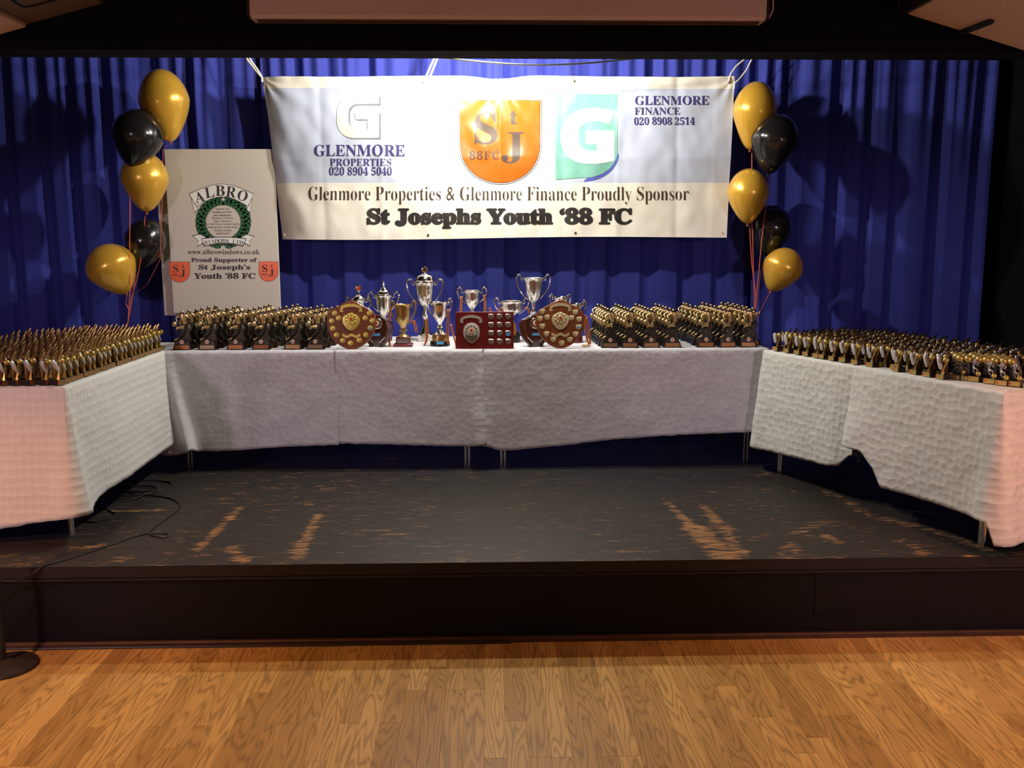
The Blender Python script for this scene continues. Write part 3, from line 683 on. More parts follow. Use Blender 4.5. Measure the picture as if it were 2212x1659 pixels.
def cloth_material(name, col, sx, sy, rand, strength):
    m = mat(name, col, .85, spec=.25); n = m.node_tree.nodes; L = m.node_tree.links; b = n['Principled BSDF']
    uv = nd(m, 'ShaderNodeUVMap', uv_map='uv'); mp = nd(m, 'ShaderNodeMapping'); mp.inputs['Scale'].default_value = (sx, sy, 1); L.new(uv.outputs[0], mp.inputs[0])
    vo = nd(m, 'ShaderNodeTexVoronoi', feature='SMOOTH_F1', i_Scale=1.0, i_Randomness=rand); vo.inputs['Smoothness'].default_value = .35; L.new(mp.outputs[0], vo.inputs['Vector'])
    e1 = nd(m, 'ShaderNodeMapRange'); e1.inputs['From Max'].default_value = .8; L.new(vo.outputs['Distance'], e1.inputs['Value'])
    no = nd(m, 'ShaderNodeTexNoise', i_Scale=7.0, i_Detail=6.0, i_Roughness=.62); L.new(uv.outputs[0], no.inputs['Vector'])
    h = mth(m, 'ADD', mth(m, 'POWER', e1.outputs[0], 2.0), mth(m, 'MULTIPLY', no.outputs['Fac'], 1.6))
    bp = nd(m, 'ShaderNodeBump', i_Strength=strength, i_Distance=.006); L.new(h, bp.inputs['Height']); L.new(bp.outputs[0], b.inputs['Normal'])
    tc = nd(m, 'ShaderNodeTexNoise', i_Scale=300.0, i_Detail=2.0); L.new(uv.outputs[0], tc.inputs['Vector'])
    c1 = mixc(m, mth(m, 'MULTIPLY', mth(m, 'POWER', e1.outputs[0], 2.0), .5), col, tuple(min(1, c*1.25) for c in col))
    L.new(c1, b.inputs['Base Color'])
    return m
emb1 = cloth_material('embossed_banquet_cloth', (.57, .565, .60), 30, 32, .8, .28)
emb2 = cloth_material('quilted_banquet_cloth', (.58, .58, .55), 26, 27, .55, .7)
emb3 = cloth_material('checked_banquet_cloth', (.60, .60, .58), 30, 24, .25, .7)
def ray_wall(px, py, A, B, out=0.0):
    """photo pixel -> (distance along A->B, height) on the upright plane through A and B"""
    A = Vector(A); B = Vector(B); t = (B-A).normalized(); n = Vector((t.y, -t.x)); A2 = A+n*out
    d = at(px, py, Y=1.0)-Vector((0, 0, HC)); k = A2.dot(n)/(d.x*n.x+d.y*n.y); P = Vector((0, 0, HC))+d*k
    return (Vector((P.x, P.y))-A2).dot(t), P.z
def cloth(name, lb, path, hem, m_, top=None, flare=.03, seed=1, lift=0, group=None, wave=.010, amp=.012, extra=None):
    """skirt hung along an open path of corner points (outward = right-hand side), hem(i_edge, s) gives its height"""
    b = MB(); b.uv = []; P = [Vector(p) for p in path]; zt = ZT+.002+lift
    samp = []; per = 0
    for i in range(len(P)-1):
        a, c = P[i], P[i+1]; L_ = (c-a).length; t = (c-a)/L_; n = Vector((t.y, -t.x)); k = max(2, int(L_/.012))
        for q in range(k+(1 if i == len(P)-2 else 0)):
            s = L_*q/k; nn = n.copy()
            if i > 0 and s < .03:
                a0, c0 = P[i-1], P[i]; t0 = (c0-a0).normalized(); n0 = Vector((t0.y, -t0.x)); nn = n0.lerp(n, .5+.5*s/.03)
            if i < len(P)-2 and L_-s < .03:
                a0, c0 = P[i+1], P[i+2]; t0 = (c0-a0).normalized(); n0 = Vector((t0.y, -t0.x)); nn = n.lerp(n0, .5-.5*(L_-s)/.03)
            nn = nn*(1/max(.6, nn.length**2))*nn.length
            # corner bunching: the cloth stands out in a soft cone at an outside corner
            cd = min([(a+t*s-P[j]).length for j in range(1, len(P)-1)] or [9])
            samp.append((a+t*s, nn, per+s, i, s, cd))
        per += L_
    nt_ = 34
    for p, n, u, i, s, cd in samp:
        hz_ = hem(i, s)
        for j in range(nt_+1):
            t = j/nt_; z = zt-(zt-hz_)*t; d = .006*min(1, j/1.5)+flare*t**1.4
            d += wave*t*math.sin(u*7+seed)+amp*t**.7*nz(u*3.2, z*2.0, seed)+.004*nz(u*9, z*8, seed+3)*min(1, t*6)
            d += .035*t*math.exp(-(cd/.07)**2)
            d += .006*math.exp(-t*7)*nz(u*14+t*30, 2, seed)*min(1, t*20)
            if extra: d += extra(i, s, t)
            q = p+n*d; zz = z+(.004*nz(u*20, seed, 1) if j == nt_ else 0)
            b.v.append((q.x, q.y, zz if j else zt)); b.uv.append((u+seed*.37, z))
    w_ = nt_+1
    for k in range(len(samp)-1):
        for j in range(nt_): q = k*w_+j; b.f.append((q, q+1, q+w_+1, q+w_)); b.m.append(0)
    if top:
        q0 = len(b.v); nx_, ny_ = 60, 24; T = [Vector(p) for p in top]
        for j in range(ny_+1):
            for i in range(nx_+1):
                u, v = i/nx_, j/ny_; p = (T[0]*(1-u)+T[1]*u)*(1-v)+(T[3]*(1-u)+T[2]*u)*v
                e_ = min(1, min(u, 1-u, v, 1-v)*12); b.v.append((p.x, p.y, zt+e_*.0022*nz(p.x*9, p.y*9, seed))); b.uv.append((p.x, p.y))
        for j in range(ny_):
            for i in range(nx_): q = q0+j*(nx_+1)+i; b.f.append((q, q+1, q+nx_+2, q+nx_+1)); b.m.append(0)
    o = b.build(name, m_, smooth=60); sd = o.modifiers.new('thickness', 'SOLIDIFY'); sd.thickness = .0012; sd.offset = -1
    return tag(o, lb, 'tablecloth', group)
def hem_px(tab):
    """tab: {edge index: (A, B, [(px, py)...])} -> height function by interpolation, plain number = constant"""
    H = {}
    for i, v in tab.items():
        if isinstance(v, (int, float)): H[i] = ([0, 1], [v, v]); continue
        A_, B_, pts = v; q = sorted(ray_wall(x, y, A_, B_, .03) for x, y in pts); H[i] = ([a for a, _ in q], [z for _, z in q])
    return lambda i, s: float(np.interp(s, *H[i]))
G = 'white cloths on the stage tables'
yF, yK = 5.615, 6.385
a, c = (-1.965, yF), (-.915, yF)
cloth('tablecloth', 'white cloth over the left half of the back left table, fold at its end', [(-1.965, yK), a, c],
      hem_px({0: .55, 1: (a, c, [(363, 981), (390, 981), (406, 976), (420, 966), (428, 974), (521, 972), (618, 965), (735, 960)])}), emb1,
      [a, c, (-.915, yK), (-1.965, yK)], seed=1, group=G, extra=lambda i, s, t: (.06*t*math.exp(-((s-.02-.13*t)/.035)**2)-.012*math.exp(-((s-.06-.16*t)/.05)**2)*t if i == 1 else .01))
a, c, d_ = (-.93, yF-.004), (-.035, yF-.004), (-.035, yK)
cloth('tablecloth', 'white cloth over the right half of the back left table, ending mid stage', [a, c, d_],
      hem_px({0: (a, c, [(735, 958), (860, 960), (940, 962), (1010, 963), (1044, 958)]), 1: .56}), emb1,
      [a, c, d_, (-.93, yK)], seed=4, lift=.002, group=G, extra=lambda i, s, t: .02*t*math.exp(-(((.9-s)-.10*(1-t))/.1)**2) if i == 0 else 0)
a, c, d_ = (-.018, yF), (1.735, yF), (1.735, yK)
cloth('tablecloth', 'white cloth over the back right table, hem rising to the right', [(-.018, yK), a, c],
      hem_px({0: .56, 1: (a, c, [(1055, 962), (1075, 971), (1104, 972), (1165, 966), (1227, 961), (1320, 950), (1420, 941), (1510, 937), (1646, 933)])}), emb1,
      [a, c, d_, (-.018, yK)], seed=7, group=G)
# left wing: one cloth round the inner side and the front end
a, c, d_ = (WLx, WLy1), (WLx, WLy0), (WLx-.76, WLy0)
cloth('tablecloth', 'checked white cloth over the left wing table, pink-lit front end', [d_, c, a],
      hem_px({0: (d_, c, [(-60, 1150), (0, 1139), (130, 1119), (189, 1106)]), 1: (c, a, [(194, 1096), (208, 1076), (228, 1059), (280, 1020), (358, 969)])}), emb3,
      [d_, c, a, (WLx-.76, WLy1)], seed=11, group=G, flare=.045)
# right wing: rear cloth and front cloth meeting at the notch
P_ = lambda s, n_=0: tuple(RA+ru*s+rn*n_)
notch = .80
hr = hem_px({1: (P_(0), P_(RL), [(1648, 970), (1672, 977), (1785, 1006), (1807, 1006), (1826, 988), (1840, 982), (1859, 969)]), 0: .50})
cloth('tablecloth', 'white embossed cloth over the rear half of the right wing table', [P_(0, .76), P_(0), P_(notch)], hr, emb2, [P_(0), P_(notch), P_(notch, .76), P_(0, .76)], seed=15, group=G, flare=.03,
      extra=lambda i, s, t: -.03*t*math.exp(-((s-notch+.02)/.10)**2) if i == 1 else 0)
sN = ray_wall(1859, 969, P_(0), P_(RL), .03)[0]
hf0 = (P_(0), P_(RL), [(1859, 969), (1873, 977), (1892, 1010), (1908, 1052), (2000, 1082), (2127, 1122)])
qf = sorted(ray_wall(x, y, hf0[0], hf0[1], .03) for x, y in hf0[2]); st = notch-.03
def hf(i, s):
    if i == 0: return float(np.interp(s+st, [a for a, _ in qf], [z for _, z in qf]))
    return .435
cloth('tablecloth', 'white embossed cloth over the front half of the right wing, pink-lit end', [P_(st), P_(RL), P_(RL, .76)], hf, emb2, [P_(st), P_(RL), P_(RL, .76), P_(st, .76)], seed=19, lift=.003, group=G, flare=.035,
      extra=lambda i, s, t: .03*t*math.exp(-((s-.05)/.08)**2) if i == 0 else .02*t)

# ------------------------------------------------------------------ footballer trophies
def figure_mesh():
    J = [(.018, 0, .135), (.016, -.002, .165), (.010, -.006, .205), (.006, -.008, .222), (.003, -.010, .238),   # pelvis waist chest neck head
         (-.010, -.006, .206), (-.034, -.012, .192), (-.022, -.028, .170),                                       # arm
         (.028, -.004, .206), (.046, .004, .188), (.052, -.004, .210),
         (-.004, -.018, .136), (-.028, -.026, .134), (-.026, -.016, .104), (-.038, -.020, .100),                 # raised leg
         (.016, -.002, .118), (.000, -.012, .092), (-.034, -.010, .062), (-.048, -.020, .058)]                   # standing leg
    E = [(0, 1), (1, 2), (2, 3), (3, 4), (2, 5), (5, 6), (6, 7), (2, 8), (8, 9), (9, 10), (0, 11), (11, 12), (12, 13), (13, 14), (0, 15), (15, 16), (16, 17), (17, 18)]
    r_ = [.016, .014, .018, .008, .0145, .008, .006, .0055, .008, .006, .0055, .011, .009, .0065, .006, .010, .0085, .0062, .0065]
    me = bpy.data.meshes.new('f'); me.from_pydata(J, E, []); o = bpy.data.objects.new('f', me); C.objects.link(o)
    sk = o.modifiers.new('s', 'SKIN'); sub = o.modifiers.new('u', 'SUBSURF'); sub.levels = 1
    for i, v in enumerate(me.skin_vertices[0].data): v.radius = (r_[i], r_[i]); v.use_root = i == 0
    bpy.context.view_layer.update(); m2 = bpy.data.meshes.new_from_object(o.evaluated_get(bpy.context.evaluated_depsgraph_get()))
    bpy.data.objects.remove(o); m2.name = 'figure'
    m2.materials.clear()
    for q in (bronze_dk, bronze_gold): m2.materials.append(q)
    for p in m2.polygons:
        c = p.center; p.use_smooth = True
        g = (.155 < c.z < .214) or (c.z > .230 and c.y < -.012) or (c.x < -.018 and c.z > .12) or c.z < .070 or (.125 < c.z < .15 and c.y < -.015)
        p.material_index = 1 if g and c.y < .004 else 0
    return m2
FIG = figure_mesh()
def ball_mesh(r, m1, m2):
    b = MB(); b.ball((0, 0, 0), r, 16, 10)
    g = (1+5**.5)/2; ico = [Vector(v).normalized() for v in ((0, 1, g), (0, -1, g), (0, 1, -g), (0, -1, -g), (1, g, 0), (-1, g, 0), (1, -g, 0), (-1, -g, 0), (g, 0, 1), (-g, 0, 1), (g, 0, -1), (-g, 0, -1))]
    rot = Matrix.Rotation(.5, 3, 'X')
    for v in ico:
        d = rot @ v; q = d.to_track_quat('Z', 'Y').to_matrix(); vs = [(q @ Vector((.33*math.cos(k*2*math.pi/5), .33*math.sin(k*2*math.pi/5), .96))).normalized()*r*1.012 for k in range(5)]
        b.add(vs, [(0, 1, 2, 3, 4)], None, 1)
    o = b.build('ball', [m1, m2]); me = o.data; bpy.data.objects.remove(o); return me
BALL = ball_mesh(.016, bronze_gold, bronze_dk)
def badge_into(e, loc, r, n='badge'):
    b = MB(); M = Matrix.Translation(loc) @ Matrix.Rotation(R(90), 4, 'X')
    b.lathe([(r, -.0015), (r, .0015), (r*.86, .0025), (.0001, .0025)], 16, M=M, mi=0); b.lathe([(r*.84, .0024), (r*.84, .003), (.0001, .003)], 14, M=M, mi=1)
    b.prism([(x*r, z*r) for x, z in ((-.42, .4), (.42, .4), (.42, 0), (.3, -.3), (0, -.5), (-.3, -.3), (-.42, 0))], -.0042, -.003, M=Matrix.Translation(loc), mi=2)
    return b.build(n, [gold_pale, white_enamel, red_enamel], e)
def footballer(plate):
    e = empty('footballer_trophy', (0, 0, 0), 0, 'bronze footballer trophy', 'trophy')
    b = MB(); b.box((0, 0, .016), (.112, .072, .032), ts=.86, tsy=.7); b.build('base', resin_blk, e, smooth=0)
    b = MB(); M = Matrix.Translation((0, -.0315, .0155)) @ Matrix.Rotation(R(-18.5), 4, 'X'); b.box((0, 0, 0), (.086, .002, .024), M); b.build('plaque', plate, e, smooth=0)
    badge_into(e, (0, -.030, .047), .0125)
    b = MB() # flame-shaped backing
    o_ = [(-.048, .03), (.046, .03), (.048, .06), (.036, .09), (.050, .125), (.036, .15), (.044, .19), (.028, .18), (.018, .205), (.008, .18), (-.010, .175), (-.008, .15), (-.024, .125), (-.012, .10), (-.034, .085), (-.028, .06), (-.052, .055)]
    b.prism(o_, .004, .024, inset=.12); b.build('backing', bronze_dk, e, smooth=25)
    b = MB(); b.prism([(-.05, .03), (.045, .03), (.035, .05), (.01, .058), (-.015, .05), (-.04, .056)], -.026, .006, inset=.15); b.build('turf', bronze_dk, e, smooth=25)
    o = bpy.data.objects.new('figure', FIG); C.objects.link(o); o.parent = e
    o = bpy.data.objects.new('ball', BALL); C.objects.link(o); o.parent = e; o.location = (-.038, -.03, .158)
    return e
plates = [mat('copper_plate', (.5, .24, .09), .3, 1), mat('brass_plaque', (.55, .44, .25), .3, 1), mat('bronze_plaque', (.5, .3, .13), .35, 1)]
protos = [footballer(p) for p in plates]; used = [False]*3
def put_fig(loc, rz, lb, gr, k):
    if not used[k]:
        used[k] = True; o = protos[k]; o.location = loc; o.rotation_euler.z = rz; o['label'] = lb; o['group'] = gr; return o
    return copy_thing(protos[k], loc, rz, lb, gr)
ZF = ZT+.0045
def tr_label(tab, c, nc, r_):
    row = 'front row' if r_ == 0 else '%s row back' % ORD[r_]
    return 'bronze footballer trophy, %s table, %s file from its outer end, %s' % (tab, ORD[c], row)
for c, (x, y, nr) in enumerate(((392, 756, 6), (444, 757, 6), (505, 757, 7), (559, 757, 7), (627, 758, 6), (675, 758, 6))):
    p = at(x, y, z=ZF); p.y = max(p.y, yF+.05)
    for r_ in range(nr):
        j = (0, 0) if r_ == 0 else (rnd.uniform(-.006, .006), rnd.uniform(-.006, .006))
        put_fig((p.x+j[0]+(.012*r_ if c < 3 else .018*r_), p.y+.03+r_*.098+j[1], ZF), R(rnd.uniform(-4, 4)), tr_label('back left', c, 6, r_), 'footballer trophies on the back left table', (c+r_*2) % 3 if r_ else (0, 1, 0, 0, 2, 1)[c])
cols = [(1325, 757, 6), (1369, 757, 6), (1416, 757, 6), (1464, 757, 6), (1536, 755, 7), (1584, 755, 7), (1631, 755, 7), (1676, 755, 7)]
for c, (x, y, nr) in enumerate(cols):
    p = at(x, y, z=ZF); p.y = max(p.y, yF+.05)
    if c == 7: p.x = 1.67
    for r_ in range(nr):
        if c == 7 and r_ == 0: continue
        j = (0, 0) if r_ == 0 else (rnd.uniform(-.005, .005), rnd.uniform(-.006, .006))
        put_fig((p.x+j[0]-.004*r_, p.y+.03+r_*.098+j[1], ZF), R(rnd.uniform(-3, 5)), tr_label('back right', 7-c, 8, r_), 'footballer trophies on the back right table', (1, 2, 2, 2, 0, 0, 2, 2)[c] if r_ == 0 else (c+r_*2) % 3)
# ------------------------------------------------------------------ boot trophies of the wing tables
boot_m = mat('silver_boot_paint', (.55, .54, .52), .4, .3); fin_m = mat('copper_gold_fin', (.10, .045, .02), .4, .5); gold_pl = mat('gold_resin', (.62, .42, .10), .35, .6)
BALL_S = ball_mesh(.0145, gold_pl, bronze_dk); plq = mat('yellow_gold_plaque', (.78, .56, .18), .35, .8)
def boot_parts(kind):
    P = {}
    b = MB(); b.box((0, 0, .0125), (.046, .046, .025)); P['base'] = (b, [resin_blk])
    b = MB(); b.box((0, -.024, .0125), (.043, .002, .022)); b.prism([(-.019+.005*math.cos(q), .0125+.005*math.sin(q)) for q in [k*math.pi/4 for k in range(8)]], -.0262, -.025, mi=1); P['plaque'] = (b, [plq if kind == 'r' else mat('khaki_plaque', (.30, .20, .08), .4, .5), red_enamel])
    H = .128 if kind == 'r' else .165
    zb = .088 if kind == 'r' else .102
    b = MB(); b.tube([(0, -.004, .024), (.002, -.006, .045), (.010, -.004, .066), (.016, -.002, zb-.006)], [.011, .005, .004, .005], 7, flat=.7); P['stem'] = (b, [gold_pl])
    b = MB(); b.tube([(-.026, -.006, zb+.014), (-.022, -.008, zb+.004), (-.014, -.012, zb-.016), (-.006, -.016, zb-.034), (-.002, -.018, zb-.042)], [.009, .0125, .0115, .009, .005], 8, flat=.8); P['boot'] = (b, [boot_m])
    b = MB()
    if kind == 'r': o_ = [(-.006, .024), (.008, .024), (.012, .06), (.006, .09), (.022, H-.012), (.030, H), (.002, H-.018), (-.008, .085), (-.010, .055)]
    else: o_ = [(-.007, .024), (.009, .024), (.011, .06), (.004, .095), (.010, .125), (.022, H-.006), (.006, H-.018), (-.006, .132), (-.010, .10), (-.010, .055)]
    b.prism(o_, .004, .014, inset=.1); P['fin'] = (b, [fin_m if kind == 'r' else mat('gold_brown_fin', (.22, .12, .035), .4, .6)])
    return P, (.018, -.010, zb+.006)
def boot_trophy(kind):
    nm = 'boot_trophy' if kind == 'r' else 'tall_boot_trophy'
    dk = [mat('shaded_fin_crowd', (.035, .018, .010), .3, .6), mat('shaded_gold_crowd', (.16, .085, .025) if kind == 'r' else (.30, .17, .045), .35, .7), mat('shaded_silver_crowd', (.14, .12, .11), .35, .5)]  # same trophy in darker colours: shade between the packed rows is painted in
    if kind == 'l': dk[0] = mat('shaded_tall_fin_crowd', (.13, .06, .02), .4, .6)
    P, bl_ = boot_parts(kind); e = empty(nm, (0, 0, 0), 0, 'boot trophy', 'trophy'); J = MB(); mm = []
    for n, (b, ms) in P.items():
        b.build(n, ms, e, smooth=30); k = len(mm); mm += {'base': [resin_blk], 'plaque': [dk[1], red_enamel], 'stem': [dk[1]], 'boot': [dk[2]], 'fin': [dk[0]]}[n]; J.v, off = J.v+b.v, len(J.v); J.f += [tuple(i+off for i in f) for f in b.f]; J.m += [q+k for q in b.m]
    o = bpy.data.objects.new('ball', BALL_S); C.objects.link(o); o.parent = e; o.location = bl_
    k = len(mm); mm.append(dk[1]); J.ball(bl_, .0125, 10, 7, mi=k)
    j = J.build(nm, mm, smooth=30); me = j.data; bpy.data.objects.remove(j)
    return e, me
def crowd(kind, spots, cat_lab, group):
    e0, me = boot_trophy(kind); first_ = True
    for loc, rz, lb, parts, s_ in spots:
        if parts:
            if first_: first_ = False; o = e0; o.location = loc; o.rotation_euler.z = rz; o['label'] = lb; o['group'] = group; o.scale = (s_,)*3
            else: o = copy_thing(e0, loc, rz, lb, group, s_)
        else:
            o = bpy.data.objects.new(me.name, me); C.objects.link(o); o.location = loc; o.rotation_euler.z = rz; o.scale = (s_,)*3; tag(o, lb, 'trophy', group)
spots = []
nL, nR_ = 21, 11
for i in range(nL):
    y = WLy0+.04+i*.0675
    for j in range(nR_):
        x = WLx-.045-j*.064
        if j > 7 and i > 16+(10-j): continue
        lb = 'tall %s boot trophy, left wing, %s from front, %s file from inner edge' % ('gold' if j < 2 or i < 1 else 'shade-darkened', ORD[i], ORD[j])
        spots.append(((x+rnd.uniform(-.004, .004)+(.0 if j else -.003*(i % 3 == 0)), y+rnd.uniform(-.005, .005), ZF), R(70+rnd.uniform(-6, 6)), lb, j < 2 or i < 1, rnd.choice((.97, 1, 1.03))))
crowd('l', spots, '', 'tall boot trophies on the left wing table')
spots = []; front_px = [(1668, 759), (1694, 763), (1717, 767), (1738, 770), (1758, 774), (1774, 776), (1794, 780), (1818, 783), (1845, 788), (1877, 794), (1921, 805), (1971, 810), (2000, 815), (2027, 821)]
def tocoord(x, y): p = at(x, y, z=ZT+.003); q = Vector((p.x, p.y))-RA; return q.dot(ru), q.dot(rn)
sl_ = [tocoord(*p) for p in front_px]; rzR = rang+R(2)
for i, (s, n_) in enumerate(sl_):
    q = RA+ru*s+rn*(max(n_, .02)+.022)
    spots.append(((q.x, q.y, ZF+.002), rzR+R(rnd.uniform(-6, 6)), 'small gold boot trophy, right wing, innermost row, %s from the back end' % ORD[i], True, 1.0))
s_end = sl_[-1][0]
for j in range(1, 11):
    i = 0; s = .035+.03*(j % 2)
    while s < s_end+.02-(0 if j < 3 else .0):
        q = RA+ru*s+rn*(.05+j*.064+max(0, .0))
        lim = 5.86-.62*(q.x-1.86)
        if s < 1.30:
            if q.y < lim+.1 and .05+j*.064 < .73:
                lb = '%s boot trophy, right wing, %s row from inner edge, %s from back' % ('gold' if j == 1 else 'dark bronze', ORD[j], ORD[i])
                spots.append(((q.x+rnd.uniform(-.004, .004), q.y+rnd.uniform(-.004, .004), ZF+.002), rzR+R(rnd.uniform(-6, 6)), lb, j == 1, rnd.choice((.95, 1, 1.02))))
        s += .073; i += 1
for j in range(6, 11):
    for i in range(5):
        q = RA+ru*(1.335+i*.073)+rn*(.05+j*.064)
        if 1.335+i*.073 < RL-.04: spots.append(((q.x, q.y, ZF+.002), rzR+R(rnd.uniform(-6, 6)), 'shade-darkened boot trophy, right wing, %s row from inner edge, %s from front' % (ORD[j], ORD[4-i]), False, 1.0))
crowd('r', spots, '', 'small boot trophies on the right wing table')
# small silver figures and ball columns at the front end of the right wing
e = empty('small_figure_trophy', (0, 0, 0), 0, 'x', 'trophy')
b = MB(); b.box((0, 0, .013), (.052, .05, .026)); b.build('base', resin_blk, e, smooth=0)
b = MB(); b.box((0, -.026, .013), (.048, .002, .022)); b.box((-.016, -.0275, .013), (.008, .001, .008), mi=1); b.build('plaque', [plq, red_enamel], e, smooth=0)
f2 = FIG.copy(); f2.name = 'figure'; f2.materials.clear(); f2.materials.append(mat('dull_silver_resin', (.42, .38, .36), .35, .6)); f2.materials.append(mat('bright_silver_resin', (.6, .55, .5), .3, .7))
o = bpy.data.objects.new('figure', f2); C.objects.link(o); o.parent = e; o.scale = (-.45, .5, .45); o.location = (-.004, 0, -.001)
o = bpy.data.objects.new('ball', BALL_S); C.objects.link(o); o.parent = e; o.location = (.018, -.016, .037); o.scale = (.85,)*3
for i, (x, y) in enumerate(((2078, 822), (2111, 826), (2145, 831), (2171, 835), (2200, 837), (2232, 842))):
    p = at(x, y, z=ZT+.003); lb = 'small silver kicking figure trophy, front end of right wing, %s from the left' % ORD[i]
    loc = (p.x, p.y+.02, ZF+.002)
    if i == 0: e.location = loc; e.rotation_euler.z = rzR+R(20); tag(e, lb, None, 'small silver figure trophies')
    else: copy_thing(e, loc, rzR+R(20), lb, 'small silver figure trophies')
e = empty('ball_column_trophy', (0, 0, 0), 0, 'x', 'trophy')
b = MB(); b.box((0, 0, .012), (.05, .05, .024)); b.box((0, 0, .03), (.04, .04, .012)); b.tube([(0, 0, .036), (0, 0, .085)], [.016, .012], 8); b.build('column', resin_blk, e, smooth=25)
b = MB(); b.box((0, -.026, .012), (.046, .002, .02)); b.build('plaque', plq, e, smooth=0)
b = MB(); b.tube([(-.018, -.012, .05), (0, -.016, .06), (.018, -.012, .05)], .002, 5); b.tube([(-.018, -.012, .07), (0, -.016, .08), (.018, -.012, .07)], .002, 5); b.build('band', silver, e)
o = bpy.data.objects.new('ball', BALL_S); C.objects.link(o); o.parent = e; o.location = (0, 0, .1); o.scale = (1.35,)*3
k = 0
for r_ in range(3):
    for i, x in enumerate((2088, 2106, 2130, 2146, 2164, 2184, 2202)):
        p = at(x, 826+i*1.6, z=ZT+.003); q = Vector((p.x, p.y))+Vector((.02*r_, .075+.07*r_)); rel = q-RA
        if rel.dot(rn) > .7: continue
        loc = (q.x, q.y, ZF+.002); lb = 'gold ball on black column trophy, %s row behind silver figures, %s from left' % (ORD[r_], ORD[i])
        if k == 0: e.location = loc; e.rotation_euler.z = rzR; tag(e, lb, None, 'gold ball column trophies')
        else: copy_thing(e, loc, rzR, lb, 'gold ball column trophies')
        k += 1

# ------------------------------------------------------------------ cups
def handle(b, s_, x0, z0, x1, z1, out, r=.004, curl=True):
    """scrolled cup handle from the low joint (x0, z0) out and up to the rim joint (x1, z1)"""
    P = [(x0, z0), (x0+out*.45, z0+(z1-z0)*.28), (x0+out*.85, z0+(z1-z0)*.62), (x0+out*1.02, z1+.004), (x0+out*.95, z1+.026), (x0+out*.70, z1+.034), (x0+out*.50, z1+.020), (x1+out*.25, z1-.002), (x1, z1-.004)]
    Q = []
    for i in range(len(P)-1):
        for k in range(3): t = k/3; Q.append((P[i][0]*(1-t)+P[i+1][0]*t, P[i][1]*(1-t)+P[i+1][1]*t))
    Q.append(P[-1]); Q = [Q[0]]+[((Q[i-1][0]+Q[i][0]+Q[i+1][0])/3, (Q[i-1][1]+Q[i][1]+Q[i+1][1])/3) for i in range(1, len(Q)-1)]+[Q[-1]]
    n = len(Q); rr = [r*(.8+.6*math.sin(math.pi*i/n)) for i in range(n)]
    b.tube([(s_*x, 0, z) for x, z in Q], rr, 8)
def cup(px, Y, lb, H, rb, zr, bowl, mt, out, base, hz0, lidp=None, finial=None, zoff=0, rz=0, flute=0, mirror=None, py=None):
    """H unused height note; rb rim radius; zr rim height; bowl = profile; base = list of (kind, w, h, material)"""
    X = at(px, 700, Y=Y).x
    e = empty('lidded_cup_trophy' if lidp else 'cup_trophy', (X, Y, ZF), rz, lb, 'trophy', 'silver and gold cups')
    z = 0
    for kd, w_, h_, m_ in base:
        b = MB()
        if kd == 'sq': b.bbox((0, 0, z+h_/2), (w_, w_*.8, h_), .003)
        else: b.lathe([(w_/2, z), (w_/2, z+h_*.7), (w_/2*.94, z+h_)], 28)
        b.build('plinth', m_, e); z += h_
    b = MB(); b.lathe([(r_*1.0, z+q) for r_, q in bowl], 32, flute=flute, nf=12 if flute else 0); b.build('bowl', mt, e)
    for s_ in (-1, 1):
        b = MB(); handle(b, s_, rb*.62 if hz0 < zr*.75 else rb, z+hz0, rb*.98, z+zr-.012, out); b.build('handle', silver if mt is not gold_cup else gold_cup, e)
    if lidp:
        b = MB(); b.lathe([(r_, z+zr+q) for r_, q in lidp], 28); l_ = b.build('lid', mt, e)
        if finial == 'badge':
            zz = z+zr+lidp[-1][1]; b = MB(); b.lathe([(.021, -.004), (.021, .004), (.017, .006), (.0001, .006)], 20, M=Matrix.Translation((0, 0, zz+.018)) @ Matrix.Rotation(R(90), 4, 'X'))
            b.lathe([(.011, .006), (.011, .007), (.0001, .007)], 14, M=Matrix.Translation((0, 0, zz+.018)) @ Matrix.Rotation(R(90), 4, 'X'), mi=1); b.build('finial_badge', [silver, bronze_dk if px > 900 else red_enamel], l_)
    return e
def bowl_prof(rf, hs_, rb, zr, stem=.008, wide=1.0, knop=True):
    """foot radius, foot+stem height, rim radius, rim height"""
    p = [(rf, 0), (rf, .004), (rf*.8, .010), (rf*.35, hs_*.35), (stem, hs_*.55)]
    if knop: p += [(stem*2, hs_*.66), (stem*2, hs_*.72), (stem, hs_*.8)]
    p += [(stem*1.4, hs_), (rb*.45, hs_+.012), (rb*.72*wide, hs_+(zr-hs_)*.28), (rb*.86*wide, hs_+(zr-hs_)*.55), (rb*.93, hs_+(zr-hs_)*.82), (rb, zr-.006), (rb*1.05, zr-.002), (rb*1.03, zr), (rb*.95, zr-.004), (rb*.8, hs_+(zr-hs_)*.5), (.001, hs_+.02)]
    return p
lid = lambda r, h: [(r*1.06, 0), (r*1.06, .006), (r*.9, .010), (r*.82, .024), (r*.55, .034), (r*.3, h*.45), (.006, h*.55), (.009, h*.65), (.004, h*.72), (.007, h*.82), (.003, h*.9), (.0005, h)]
cup(919, 6.08, 'tallest silver lidded cup with black centred disc on its lid, scrolled handles', .48, .067, .345, bowl_prof(.05, .19, .067, .345, .011), silver_rel, .078, [('sq', .10, .04, marble)], .20,
    [(.072, 0), (.072, .008), (.06, .014), (.056, .034), (.046, .044), (.02, .052), (.006, .066)], 'badge')
cup(830, 6.12, 'silver lidded cup with pointed finial standing behind the dark shield', .39, .055, .27, bowl_prof(.042, .13, .055, .27, .009), silver, .066, [('rd', .10, .03, wood_dark)], .16, lid(.05, .105))
